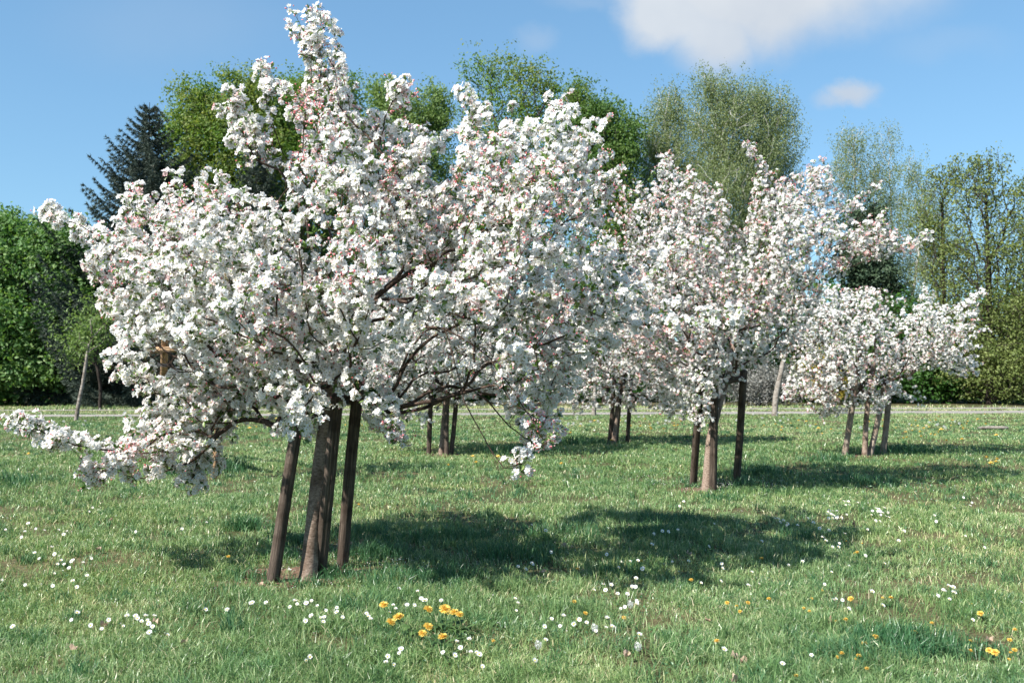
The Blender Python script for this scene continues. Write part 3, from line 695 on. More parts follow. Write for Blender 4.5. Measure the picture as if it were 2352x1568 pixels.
def keep1(c):
    """the shaded middle of the lower right side carries few flowers"""
    k = 1 + c[:, 1] * 0; x = c[:, 0] / c[:, 1] * F + 512; z = HOR - (c[:, 2] - EYE) / c[:, 1] * F
    e = ((x - 452) / 48) ** 2 + ((z - 372) / 62) ** 2
    k = np.where(e < 1, .22, k)
    e2 = ((x - 492) / 20) ** 2 + ((z - 440) / 50) ** 2
    k = np.where(e2 < 1, .12, k)
    k = np.where(((x - 165) / 15) ** 2 + ((z - 356) / 24) ** 2 < 1, .05, k)
    k = k * np.where(shaft(c) < .36, .12, 1)
    nz = vnoise(c[:, 0] + c[:, 1] * .6 + 3, c[:, 2] * 1.1 + c[:, 1] * .5, .20, 9) * .6 + vnoise(c[:, 0] * .8 - c[:, 1] * .5, c[:, 2] + c[:, 1] * .8, .30, 19) * .4
    k = k * np.where(nz < .33, .08, np.where(nz < .40, .5, 1.0))
    return np.where((((x - 520) / 16) ** 2 + ((z - 463) / 16) ** 2 < 1) | ((x < 275) & (z < 160)), 1.0, k)
def bias1(px, py, off):
    """the low left boughs reach backward, which leaves the foot of the trunk in the sun"""
    w_ = np.clip((285 - px) / 60, 0, 1) * np.clip((py - 340) / 50, 0, 1)
    tipw = np.clip((130 - px) / 50, 0, 1) * w_
    rw = np.clip((px - 560) / 90, 0, 1)
    return off * (1 - .4 * w_) * (1 - .65 * rw) + .6 * w_ - .6 * tipw - .5 * rw + .15
def keepn(c):
    nz = vnoise(c[:, 0] + c[:, 1] * .6 + 3, c[:, 2] * 1.1 + c[:, 1] * .5, .24, 11) * .6 + vnoise(c[:, 0] * .8 - c[:, 1] * .5, c[:, 2] + c[:, 1] * .8, .4, 12) * .4
    return np.where(nz < .36, .1, np.where(nz < .42, .5, 1.0))

blossom_tree('crab_apple_tree', 'largest and nearest blossoming tree, white flowers, with a tall spire of blossom', 11, c1, TR1, L1, POLY1,
             .15, 5, 2.4, 1.4, 70000, .0020, True, .26, .037, 5.8, .0232, keep1, (.060, .046), bias=bias1,
             extra=[(1195, 1062, c1-1.0, .07, 5), (912, 1005, c1-.85, .10, 8), (437, 1105, c1+.5, .11, 9), (215, 1092, c1+.1, .12, 10), (55, 975, c1-.4, .10, 8), (120, 1005, c1-.35, .10, 8), (190, 1018, c1-.2, .05, 3),
                    (290, 1050, c1, .15, 12), (350, 1010, c1+.4, .25, 22), (430, 960, c1+.5, .28, 26), (500, 930, c1+.5, .28, 24), (470, 1040, c1+.5, .2, 18), (380, 1050, c1+.4, .14, 10), (360, 900, c1+.4, .25, 20), (560, 930, c1+.3, .2, 14), (545, 245, c1+.5, .13, 16), (560, 300, c1+.5, .16, 18), (600, 350, c1+.5, .2, 18), (520, 260, c1+.45, .08, 6), (750, 890, c1-.5, .15, 16), (800, 875, c1-.4, .13, 12), (700, 905, c1-.6, .16, 12), (540, 860, c1+.4, .3, 24), (430, 850, c1+.6, .3, 20), (620, 840, c1-.3, .3, 18), (660, 880, c1-.7, .22, 16), (680, 965, c1-.9, .15, 16), (1250, 1000, c1-.9, .13, 9), (110, 490, c1-.4, .08, 6), (600, 170, c1+.4, .09, 7), (925, 200, c1-.1, .12, 10), (1195, 900, c1-.9, .15, 8)])

POLY2 = [(1480,410),(1515,345),(1548,348),(1545,395),(1590,375),(1612,420),(1655,422),(1680,480),(1685,520),(1718,500),(1728,430),(1742,385),(1700,322),(1725,318),(1765,388),(1845,400),(1858,375),(1890,362),(1922,390),
 (1918,430),(1960,450),(2020,412),(2030,428),(1975,478),(2042,478),(2055,520),(2075,558),(2140,528),(2148,548),(2085,585),(2012,602),(1965,592),(1950,622),(1905,650),(1885,700),(1862,760),(1850,800),(1790,832),
 (1742,862),(1748,912),(1702,918),(1660,925),(1640,1000),(1618,988),(1568,965),(1500,950),(1500,890),(1400,850),(1340,700),(1340,600),(1390,500),(1375,420),(1430,360)]
c2 = 13.0
TR2 = [(1622,1125,c2),(1632,1010,c2),(1650,930,c2),(1672,850,c2+.05),(1692,760,c2+.05)]
L2 = [
 [(1692,760,c2+.05),(1710,660,c2+.1),(1730,600,c2+.1),(1700,540,c2+.1),(1620,490,c2),(1540,420,c2),(1525,360,c2)],
 [(1710,660,c2+.1),(1760,570,c2+.1),(1850,540,c2),(1980,548,c2),(2060,555,c2),(2138,537,c2)],
 [(1760,570,c2+.1),(1840,470,c2+.2),(1880,420,c2+.2),(1890,372,c2+.2)],
 [(1730,600,c2+.1),(1770,500,c2+.2),(1760,420,c2+.2),(1712,330,c2+.2)],
 [(1692,760,c2+.05),(1600,720,c2-.6),(1500,700,c2-.9),(1420,640,c2-.9)],
 [(1692,760,c2+.05),(1780,740,c2-.5),(1850,760,c2-.8)],
 [(1680,800,c2+.05),(1640,860,c2-.6),(1620,950,c2-.8),(1635,990,c2-.8)],
 [(1680,800,c2+.05),(1760,690,c2+.7),(1860,640,c2+1.0)],
 [(1680,800,c2+.05),(1600,640,c2+.8),(1500,560,c2+1.0),(1430,450,c2+1.0)],
 [(1900,490,c2),(1960,465,c2),(2020,422,c2)],
]
blossom_tree('crab_apple_tree', 'blossoming tree second in size, right of the nearest one, in front of the tall birches', 22, c2, TR2, L2, POLY2,
             .15, 2.2, 1.7, 1.25, 50000, .0019, False, .22, .038, 5.6, .0215, keepn, (.058, .05), pinkish=True, step=.1)

POLY3 = [(1872,668),(1900,640),(1960,655),(2050,655),(2105,692),(2118,643),(2160,690),(2190,702),(2255,660),(2268,672),(2245,705),(2285,750),(2262,790),(2250,862),(2200,870),(2150,842),(2100,850),(2075,895),(2130,928),
 (2100,935),(2045,905),(2020,952),(1965,935),(1905,962),(1850,955),(1842,905),(1795,932),(1780,900),(1830,850),(1800,780),(1820,700)]
c3 = 18.65
blossom_tree('crab_apple_tree', 'blossoming tree farthest right with a low broad crown on pale wooden stakes', 33, c3,
             [(1986,1043,c3),(1990,960,c3),(2000,880,c3),(2010,820,c3)],
             [[(2010,820,c3),(2060,770,c3),(2160,730,c3),(2255,668,c3)],[(2010,820,c3),(1960,840,c3-.3),(1880,780,c3-.4)],[(2010,820,c3),(2000,740,c3+.2),(1900,670,c3+.2)],
              [(2060,770,c3),(2110,720,c3),(2122,655,c3)],[(2010,820,c3),(2080,850,c3-.3),(2200,830,c3-.4)],[(2010,820,c3),(1930,860,c3+.3),(1860,900,c3+.3)],
              [(2080,860,c3-.3),(2120,925,c3-.3)]], POLY3,
             .18, 1.8, 1.6, 1.2, 32000, .0024, False, .20, .042, 5.6, .0225, keepn, (.05, .042), extra=[(1850, 820, c3-.2, .4, 34), (1830, 710, c3, .35, 26), (1900, 760, c3-.5, .4, 30), (1870, 900, c3-.2, .35, 26), (1815, 890, c3, .2, 12), (1890, 930, c3-.3, .3, 22), (2010, 900, c3-.4, .35, 18), (2150, 800, c3, .4, 20), (1800, 800, c3+.3, .3, 20)], step=.11, rthin=.011)
c5 = 18.9
POLY5 = [(740,700),(900,620),(1050,620),(1200,670),(1290,760),(1290,860),(1200,930),(1100,938),(1000,925),(990,1002),(962,1002),(970,930),(880,935),(830,895),(760,880)]
blossom_tree('crab_apple_tree', 'distant blossoming tree seen beneath the nearest tree, between it and the centre stakes', 44, c5,
             [(1013,1043,c5),(1020,960,c5),(1028,880,c5),(1035,800,c5)],
             [[(1035,800,c5),(900,760,c5)],[(1035,800,c5),(1180,740,c5)],[(1035,800,c5),(1030,700,c5+.3)],[(1035,800,c5),(1150,850,c5-.4)],[(1035,800,c5),(930,860,c5-.4),(975,985,c5-.4)]], POLY5,
             .185, 2, 1.7, 1.2, 36000, .0022, False, .10, .052, 5.6, .026, keepn, (.05, .042), step=.11, rthin=.011, hole_min=.28)
c4 = 21.6
POLY4 = [(1180,700),(1400,650),(1550,660),(1650,700),(1668,800),(1630,880),(1592,948),(1520,938),(1440,945),(1380,938),(1320,952),(1262,912),(1200,905),(1170,800)]
blossom_tree('crab_apple_tree', 'distant blossoming tree in the middle of the picture behind the two largest ones', 55, c4,
             [(1408,1020,c4),(1418,940,c4),(1428,860,c4),(1432,800,c4)],
             [[(1432,800,c4),(1300,780,c4)],[(1432,800,c4),(1560,760,c4)],[(1432,800,c4),(1430,700,c4+.3)],[(1432,800,c4),(1540,870,c4-.4)],[(1432,800,c4),(1320,880,c4-.4)]], POLY4,
             .19, 2, 1.8, 1.2, 36000, .0022, False, .10, .052, 5.6, .027, keepn, (.055, .045), step=.11, rthin=.011, hole_min=.28)
c6 = 14.2
POLY6 = [(330,700),(420,590),(560,560),(690,640),(730,760),(700,860),(620,900),(560,880),(480,860),(400,800)]
blossom_tree('crab_apple_tree', 'younger blossoming tree on fresh orange stakes, hidden behind the left side of the nearest tree', 66, c6,
             [(452,1075,c6),(470,960,c6),(500,860,c6),(520,800,c6)],
             [[(520,800,c6),(440,720,c6)],[(520,800,c6),(600,700,c6)],[(520,800,c6),(540,650,c6)]], POLY6,
             .24, 3, 1.2, 1.1, 9000, .003, False, .12, .07, 5.0, .03, keepn, (.04, .035), step=.11, rthin=.011)
make_grass()
# ------------------------------------------------------------------ stakes
def stake_mesh(name, length, r, mat, seed, crack=True):
    rng = np.random.default_rng(seed); k = 28; n = 26
    hs = np.concatenate([np.linspace(-.12, length - .02, n - 3), [length - .008, length, length + .002]])
    rad = r * (1 - .06 * hs / length); rad[-3] *= .97; rad[-2] *= .88; rad[-1] *= .3
    a = np.arange(k) / k * 2 * np.pi; v = np.zeros((n, k, 3)); prof = 1 + .02 * rng.normal(0, 1, k); bow = rng.normal(0, .012, 2)
    for i in range(n):
        rr = rad[i] * prof * (1 + rng.normal(0, .006, k))
        if crack and hs[i] > .1 and i < n - 1:
            for c in (3, 15):
                j = (c + int(.8 * math.sin(hs[i] * 2 + seed))) % k
                rr[j] *= .80 if c == 3 else .9
        t = max(hs[i], 0) / length; off = bow * math.sin(t * math.pi) * 1.0
        v[i, :, 0] = rr * np.cos(a) + off[0]; v[i, :, 1] = rr * np.sin(a) + off[1]; v[i, :, 2] = hs[i]
    g = Geo(); i = np.arange(n - 1)[:, None] * k; j = np.arange(k)[None]; j2 = (j + 1) % k
    g.add(v.reshape(-1, 3), np.stack([i + j, i + j2, i + k + j2, i + k + j], 2).reshape(-1), np.full((n - 1) * k, 4), 0)
    g.add(v[-1], list(range(k)), [k], 0)
    return g.mesh(name, [mat], True)
def put_stake(root, base, a, b, r, mat, seed, label=None, nm='stake', crack=True):
    """a round post from ground point a to top point b (world)"""
    a = np.array(a, float); a[2] = 0; v = Vector(b - a); L = v.length
    o = link(nm, stake_mesh(nm, L, r, mat, seed, crack), root); o.location = tuple(a - base)
    o.rotation_mode = 'QUATERNION'; o.rotation_quaternion = v.to_track_quat('Z', 'Y') @ Matrix.Rotation(seed * 1.7, 4, 'Z').to_quaternion()
    if label: o['label'] = label
    return o
def bar(root, base, a, b, r, mat, seed, nm='crossbar'):
    a = np.array(a, float); b = np.array(b, float); v = Vector(b - a); L = v.length
    me = stake_mesh(nm, L, r, mat, seed, False); o = link(nm, me, root); o.location = tuple(a - base); o.rotation_mode = 'QUATERNION'
    o.rotation_quaternion = v.to_track_quat('Z', 'Y'); return o
def strap_loop(root, base, pts, wdt, nm='strap'):
    """flat band running through points"""
    pts = spline(pts, 5); g = Geo(); n = len(pts); th = .004; v = []
    d = np.gradient(pts, axis=0); d /= np.linalg.norm(d, axis=1, keepdims=True); s = np.cross(d, np.array([0, 0, 1.0])); s /= np.maximum(np.linalg.norm(s, axis=1, keepdims=True), 1e-6)
    for i in range(n):
        up = np.array([0, 0, wdt * .5]); o = s[i] * th
        v += [pts[i] - up - o, pts[i] + up - o, pts[i] + up + o, pts[i] - up + o]
    l = []
    for i in range(n - 1):
        for k in range(4): l += [i * 4 + k, i * 4 + (k + 1) % 4, i * 4 + 4 + (k + 1) % 4, i * 4 + 4 + k]
    g.add(v, l, [4] * (4 * (n - 1)), 0); g.add(v[:4], [0, 1, 2, 3], [4]); g.add(v[-4:], [3, 2, 1, 0], [4])
    return link(nm, g.mesh(nm, [M['strap']], False, base), root)

def support(label, Y, stakes, mat, straps, bars=(), r=.045, seed=1, slabels=None):
    base = D(*stakes[0][0], Y); base[2] = 0; root = empty('tree_stakes', base); tag(root, label, 'tree stakes', 'wooden stakes holding up the blossom trees')
    for i, (a, b, dy0, dy1, mt) in enumerate(stakes):
        A = ground_at(a[0] * K, a[1] * K); B = D(b[0], b[1], Y + dy1)
        put_stake(root, base, A, B, r, mt or mat, seed + i * 3)
    for a, b, dy in bars: bar(root, base, D(*a, Y + dy), D(*b, Y + dy), r * .85, mat, seed + 50)
    for pts in straps: strap_loop(root, base, [D(q[0], q[1], Y + q[2]) for q in pts], .045)
    return root
WD, WP, WN = M['wood_dark'], M['wood_pale'], M['wood_new']
support('three dark leaning stakes close around the thick trunk of the nearest tree', c1,
        [((626, 1337), (690, 925), -.1, -.18, None), ((735, 1322), (776, 905), -.05, -.34, None), ((786, 1302), (825, 868), .1, .05, None)], WD,
        [[(765, 925, -.36), (735, 935, .08), (768, 905, .2), (800, 915, .1), (767, 930, -.36)], [(690, 935, -.14), (730, 950, -.05), (765, 965, .02)], [(826, 880, .0), (800, 905, .12), (760, 918, .12)]],
        r=.046, seed=3)
support('weathered brown stakes tied around the second largest tree, tops linked by a wooden bar', c2,
        [((1592, 1115), (1612, 845), -.1, -.3, None), ((1637, 1128), (1642, 845), -.1, -.45, None), ((1691, 1112), (1708, 850), 0, .1, None)], WD,
        [[(1640, 865, -.35), (1665, 862, -.1), (1690, 870, .1), (1650, 872, -.1)], [(1645, 870, -.33), (1652, 930, -.34), (1655, 990, -.34)]], [((1655, 880, )[:2], (1712, 866), .02)],
        r=.05, seed=14)
support('pale grey stakes under the farthest right blossom tree, the left one lightest', c3,
        [((1940, 1045), (1975, 800), -.1, -.3, WP), ((1998, 1045), (2035, 870), -.1, .1, None), ((2028, 1043), (2046, 850), 0, .2, WP)], WP,
        [[(1970, 850, -.35), (2000, 870, 0), (2040, 860, .15)]], r=.055, seed=24)
support('thin dark stakes standing left of the picture centre under a distant blossom tree', c5,
        [((985, 1043), (992, 850), -.1, -.2, None), ((1026, 1045), (1032, 860), -.1, -.2, None), ((1036, 1043), (1052, 870), 0, .2, None)], WD,
        [[(992, 880, -.25), (1012, 890, 0), (1032, 880, -.2)], [(1032, 865, -.25), (1040, 885, .1), (1052, 880, .2)]], [((980, 860), (1040, 890), -.05)], r=.047, seed=34)
support('dark stakes beneath the distant blossom tree in the middle of the lawn', c4,
        [((1399, 1020), (1410, 870), -.1, -.2, None), ((1414, 1020), (1428, 860), -.1, -.1, None), ((1441, 1018), (1450, 860), 0, .2, None)], WD,
        [[(1410, 880, -.2), (1430, 880, 0), (1450, 875, .2)]], r=.048, seed=44)
support('fresh orange round posts with a crossbar behind the left side of the nearest tree', c6,
        [((372, 1065), (379, 768), -.1, -.5, None), ((492, 1098), (508, 800), 0, -.1, None), ((440, 1040), (450, 800), 0, .9, None)], WN,
        [[(362, 835, -.56), (380, 838, -.62), (396, 836, -.56), (430, 840, -.2)]], [((358, 803), (520, 803), -.36)], r=.052, seed=54)

# ------------------------------------------------------------------ background trees
def lobe_points(lobes, Y, rng, dens, depthk=.85, shell=.45):
    """attraction points inside ellipsoid lobes given in picture coordinates at distance Y"""
    out = []
    for cx, cy, rx, ry in lobes:
        c = D(cx, cy, Y); ax = rx * K / F * Y; az = ry * K / F * Y; ay = max(ax, min(az, ax * 1.5)) * depthk
        n = int(dens * (ax * az) ** .9 * 2.0) + 6; u = unit(rng, n) * (rng.random(n)[:, None] ** shell)
        q = c + u * np.array([ax, ay, az]); q[:, 2] = np.maximum(q[:, 2], .3); out.append(q)
    return np.concatenate(out)
def clump_leaves(geo, pos, rng, n, size, spread, droop, mat=0, lt=LEAF_LO, out=None, mult=1, jit=.3):
    pos = np.repeat(pos, mult, 0) + rng.normal(0, jit, (len(pos) * mult, 3)) * (np.arange(len(pos) * mult) % mult > 0)[:, None]
    if out is not None: out = np.repeat(out, mult, 0)
    m_ = len(pos); j = np.repeat(np.arange(m_), n); k = len(j); d = unit(rng, k); d[:, 2] *= .55
    if out is not None: d = d + out[j] * .5
    d /= np.linalg.norm(d, axis=1, keepdims=True)
    off = rng.normal(0, spread, (k, 3)) * np.array([1, 1, .7]); p = pos[j] + off; vb = rng.beta(2, 2, m_)
    nz = off / np.maximum(np.linalg.norm(off, axis=1, keepdims=True), 1e-6) + rng.normal(0, .35, (k, 3)) + np.array([0, 0, .25])
    nz /= np.linalg.norm(nz, axis=1, keepdims=True); yy = np.cross(nz, d); yy /= np.maximum(np.linalg.norm(yy, axis=1, keepdims=True), 1e-6)
    scatter(geo, *lt, p, np.stack([np.cross(yy, nz), yy, nz], 2), size * 1.15 * rng.uniform(.6, 1.3, k), np.clip(vb[j] * .65 + rng.beta(2, 2, k) * .35, 0, 1))
def bg_tree(name, label, group, kind, Y, basex, lobes, seed, dens=10, leaf='maple', size=.17, per=8, spread=.16, droop=.35, tr=.22, bark='bark', r0=.011, keepleaf=1.0, step=.5,
            trunk_top=.55, thin=.05, lean=0.0, alpha=.35, shell=.45, cat='tree', depthk=.85, mult=3, jit=.38):
    rng = np.random.default_rng(seed); base = D(basex, 925, Y); base[2] = 0
    root = empty(name, base); tag(root, label, cat, group)
    att = lobe_points(lobes, Y, rng, dens * (2.4 if leaf == 'birch' else 1.5 if leaf != 'hornbeam' else 4.0), depthk, shell); top = att[:, 2].max(); cx = np.median(att[:, 0])
    sk = Skel(); cen = np.array([(cx * .6 + base[0] * .4) + lean, Y, top * trunk_top])
    sk.path([base + [0, 0, -.1], base * .6 + cen * .4 + [rng.normal(0, .1), 0, 0], cen], None, step * .7, rng, .02); ntr = sk.n
    sk.attract(att, step, alpha, .45, rng, sag=.03 if kind != 'birch' else .08, wig=.06, first=max(1, int(ntr * .35)))
    sk.finish(r0, .5, tr)
    g = Geo(); sel = np.zeros(sk.n, bool); sel[:ntr] = True; skel_geo(sk, g, sel)
    link('trunk', g.mesh('trunk', [M[bark]], True, base), root)
    g = Geo(); skel_geo(sk, g, ~sel); cr = link('crown', g.mesh('crown', [M[bark]], True, base), root)
    idx = np.where((sk.r < thin) & (np.arange(sk.n) > ntr))[0]; idx = idx[rng.random(len(idx)) < keepleaf]
    pos = sk.p[idx] ; g = Geo()
    if kind == 'birch':
        # hanging strings of small leaves
        st = np.repeat(pos, 7, 0); st = st + rng.normal(0, .36, st.shape); n = len(st); ln = rng.uniform(.3, 1.1, n); allp = []; dr = []
        for s_, L in zip(st, ln):
            m_ = int(L / .085) + 2; t = np.arange(m_) / m_; off = rng.normal(0, .16, 2)
            q = np.stack([s_[0] + off[0] * t ** .5 + .05 * np.sin(t * 5 + off[1]), s_[1] + off[1] * t ** .5, s_[2] - L * t + .15 * t], 1); allp.append(q + rng.normal(0, .07, q.shape))
        q = np.concatenate(allp); d = unit(rng, len(q)); d[:, 2] -= .5
        scatter(g, *LEAF_LO, q, leaf_frames(d / np.linalg.norm(d, axis=1, keepdims=True), rng, .3, .1), 1.25 * size * rng.uniform(.6, 1.3, len(q)), rng.beta(2, 2, len(q)))
    else:
        ctr = np.array([cx, Y, top * .6]); o = pos - ctr; o /= np.linalg.norm(o, axis=1, keepdims=True)
        clump_leaves(g, pos, rng, per, size, spread, droop, out=o, mult=(5 if leaf in ('maple', 'maple_gold', 'lime') else mult) if leaf != 'hornbeam' else 2, jit=jit if leaf != 'hornbeam' else .2)
    link('foliage', g.mesh('foliage', [M[leaf]], False, base), cr)
    print(name, leaf, 'att', len(att), 'nodes', sk.n, 'leaves', g.n // 4)
    return root

GT = 'trees standing beyond the far path'
bg_tree('chestnut_tree', 'dense bright green tree filling the left edge with foliage nearly to the ground', GT, 'leaf', 50, 85,
        [(40,720,200,190),(-60,640,150,130),(110,590,120,85),(30,560,110,60),(170,650,70,100),(60,830,190,80),(-30,860,150,60),(140,560,50,50),(20,540,35,55)], 101, 12, 'chestnut', .20, 16, .24, .55, .3)
bg_tree('spruce_side_birch', 'small fresh green tree under the blue spruce behind the slim leaning trunk', GT, 'leaf', 44, 230, [(205,760,45,60),(235,720,30,50),(180,800,35,35)], 102, 14, 'lime', .13, 7, .14, .4, .07)
bg_tree('maple_tree', 'golden green tree right of the spruce, behind the top left of the nearest tree', GT, 'leaf', 54, 560,
        [(520,330,130,125),(600,240,90,60),(470,280,80,80),(620,360,120,110),(420,420,60,80),(560,500,170,120),(400,310,30,45),(560,200,55,35),(450,215,50,25),(520,720,200,150)], 103, 12, 'maple_gold', .15, 11, .22, .5, .3)
bg_tree('maple_tree', 'bronze green tree crown just behind the tall spire of blossom', GT, 'leaf', 56, 740,
        [(740,260,90,90),(800,210,30,50),(700,200,60,40),(760,400,120,140),(680,330,60,80),(800,330,50,70),(740,600,150,150)], 104, 11, 'maple_gold', .15, 10, .22, .5, .3)
bg_tree('linden_tree', 'pale lime green tree between the blossom spire and the sparse olive crown', GT, 'leaf', 60, 950,
        [(900,260,70,60),(960,270,70,60),(1010,260,40,45),(870,210,30,30),(940,360,110,90),(950,470,130,110),(1000,220,22,25),(950,640,160,150)], 105, 11, 'lime', .15, 10, .22, .45, .28)
bg_tree('maple_tree', 'sparse olive tree with open twiggy top, highest of the park trees at the centre', GT, 'leaf', 56, 1170,
        [(1100,170,45,40),(1170,165,50,45),(1230,180,45,40),(1160,250,110,70),(1250,240,55,50),(1170,350,120,100),(1170,520,160,150),(1270,200,20,25)], 106, 9, 'maple_gold', .15, 6, .2, .4, .28, keepleaf=.8)
bg_tree('maple_tree', 'deep green tree between the sparse olive crown and the birches', GT, 'leaf', 54, 1390,
        [(1340,260,70,50),(1380,300,70,70),(1420,350,55,75),(1330,350,80,80),(1400,440,80,90),(1440,520,60,90),(1400,620,120,120),(1320,215,25,25),(1450,300,22,35)], 107, 13, 'maple', .15, 12, .22, .5, .3)
bg_tree('birch_tree', 'weeping birch left of its group with pale stems, behind the centre blossom', GT, 'birch', 56, 1530,
        [(1540,240,45,50),(1520,310,65,80),(1560,400,80,110),(1490,380,40,90),(1540,560,100,140)], 108, 11, 'birch', .085, 8, .1, .2, .16, 'birch_bark', r0=.008, thin=.06, trunk_top=.8)
bg_tree('birch_tree', 'tallest weeping birch, its feathery top under the big cloud', GT, 'birch', 54, 1660,
        [(1640,200,50,40),(1690,240,60,60),(1640,300,70,90),(1710,350,80,110),(1660,460,100,130),(1620,180,22,25),(1700,620,110,140)], 109, 12, 'birch', .085, 8, .1, .2, .17, 'birch_bark', r0=.008, thin=.06, trunk_top=.8)
bg_tree('birch_tree', 'weeping birch on the right of the dense group beside open sky', GT, 'birch', 55, 1760,
        [(1740,230,40,45),(1790,250,40,50),(1770,320,60,90),(1800,400,35,80),(1760,480,65,120),(1730,640,80,100)], 110, 11, 'birch', .085, 8, .1, .2, .15, 'birch_bark', r0=.008, thin=.06, trunk_top=.8)
bg_tree('birch_tree', 'thin birch with white stem and airy crown right of the sky gap', GT, 'birch', 60, 1965,
        [(1960,320,40,45),(1940,400,40,70),(1990,420,45,80),(1975,540,70,100)], 111, 8, 'birch', .08, 8, .1, .2, .13, 'birch_bark', r0=.008, keepleaf=.7, trunk_top=.85)
bg_tree('birch_tree', 'narrow airy birch with a forked pale stem left of the leaning one', GT, 'birch', 60, 2050,
        [(2035,320,22,45),(2040,400,25,60),(2060,480,40,80),(2040,600,60,90)], 112, 8, 'birch', .08, 8, .1, .2, .12, 'birch_bark', r0=.008, keepleaf=.7, trunk_top=.85)
bg_tree('birch_tree', 'leaning birch with a bright white stem beside the bare topped trees at right', GT, 'birch', 58, 2045,
        [(2090,390,25,40),(2110,450,30,60),(2140,540,60,90),(2100,640,60,80)], 113, 9, 'birch', .08, 8, .1, .2, .13, 'birch_bark', r0=.008, keepleaf=.8, trunk_top=.85, lean=1.2)
bg_tree('pine_tree', 'dark pine tree between the birches behind the right blossom trees', GT, 'leaf', 57, 1990,
        [(1990,520,45,60),(1970,600,50,70),(2010,640,60,60),(1980,740,80,80)], 114, 16, 'pine', .16, 18, .2, .1, .18)
bg_tree('hornbeam_tree', 'tall half bare tree with fine dark twigs near the right edge', GT, 'leaf', 52, 2275,
        [(2270,380,50,45),(2240,440,60,70),(2310,470,55,70),(2270,560,110,100),(2270,700,130,120),(2270,850,150,70),(2250,780,130,90)], 115, 12, 'hornbeam', .13, 5, .14, .1, .22, r0=.009, keepleaf=.75, thin=.04, trunk_top=.85, step=.4)
bg_tree('hornbeam_tree', 'lower half bare tree with yellow green buds left of the tallest right one', GT, 'leaf', 55, 2170,
        [(2160,420,45,50),(2200,400,30,40),(2150,520,65,80),(2180,640,80,100),(2160,760,90,80)], 116, 11, 'hornbeam', .13, 6, .14, .1, .18, r0=.009, keepleaf=.75, thin=.04, trunk_top=.8, step=.4)
bg_tree('hornbeam_tree', 'half bare tree cut by the right edge with leaves down to the grass', GT, 'leaf', 50, 2370,
        [(2390,440,50,60),(2370,560,60,80),(2380,700,90,110),(2350,840,110,80),(2440,600,80,150)], 117, 12, 'hornbeam', .13, 8, .14, .1, .2, r0=.009, keepleaf=.8, thin=.04, trunk_top=.8, step=.4)

# spruces --------------------------------------------------------------
def spruce(label, px, top, Y, halfw, seed, low=.6):
    rng = np.random.default_rng(seed); base = D(px, 925, Y); base[2] = 0; H = D(px, top, Y)[2]
    root = empty('spruce_tree', base); tag(root, label, 'tree', GT)
    W = halfw * K / F * Y; g = Geo(); tube(g, [base + [0, 0, -.1], base + [0, 0, H * .5], base + [0, 0, H]], [.24, .13, .015], 10)
    link('trunk', g.mesh('trunk', [M['bark']], True, base), root)
    bg_, ng = Geo(), Geo(); z = low; NP, ND = [], []
    while z < H - .25:
        f = (H - z) / H; nb = int(rng.integers(5, 8)); a0 = rng.uniform(0, 6.28)
        for b in range(nb):
            a = a0 + b * 6.283 / nb + rng.normal(0, .15); L = (W * (f ** 1.0) * rng.uniform(.5, .95) + .18) * (1.4 if rng.random() < .16 and f > .2 else 1); n = max(5, int(L / .15))
            t = np.linspace(0, 1, n); rise = .22 * (1 - f) * L; zz = z + rise * t - L * .16 * np.sin(t * 2.6) * f * 1.4 + L * .26 * t ** 3
            pts = np.stack([base[0] + np.cos(a) * L * t, base[1] + np.sin(a) * L * t, zz], 1)
            tube(bg_, pts, np.linspace(.03, .008, n), 4); dirb = np.array([np.cos(a), np.sin(a), .15]); sd = np.array([-np.sin(a), np.cos(a), 0])
            for i in range(n):
                if t[i] < .12: continue
                tw = (1 - t[i]) * L * .26 + .10
                for s_ in (-1, 1, 0):
                    m_ = int(tw / .05) + 2 if s_ else int(.22 / .04); u = np.arange(m_) / m_
                    dd = sd * s_ * .9 + dirb * .55 + np.array([0, 0, -.30 if s_ else .1]) + rng.normal(0, .1, 3)
                    q = pts[i] + dd * (u * (tw if s_ else .25))[:, None]; q[:, 2] -= u ** 2 * tw * .3
                    NP.append(np.repeat(q, 3, 0)); ND.append(np.repeat(dd[None], m_ * 3, 0))
        z += rng.uniform(.22, .34) * (1 + f * .3)
    NP = np.concatenate(NP); ND = np.concatenate(ND); d = ND + unit(rng, len(NP)) * .9
    scatter(ng, [(0, .11, 0), (.0, -.11, 0), (1, 0, 0)], [(0, 1, 2)], [0], NP, leaf_frames(d / np.linalg.norm(d, axis=1, keepdims=True), rng, .1, .2), rng.uniform(.12, .2, len(NP)), np.clip(rng.beta(2, 2.4, len(NP)), 0, 1))
    cr = link('crown', bg_.mesh('crown', [M['bark']], True, base), root); link('needles', ng.mesh('needles', [M['needle']], False, base), cr)
    print('spruce needles', len(NP))
spruce('dark blue grey spruce with a pointed top at the left, branches sweeping upward', 335, 235, 50, 430, 201)
spruce('second dark spruce half hidden behind the upper left of the nearest blossom tree', 585, 335, 51, 300, 202)
spruce('low dark spruce beside the bright green tree at the far left', 190, 560, 52, 95, 203)

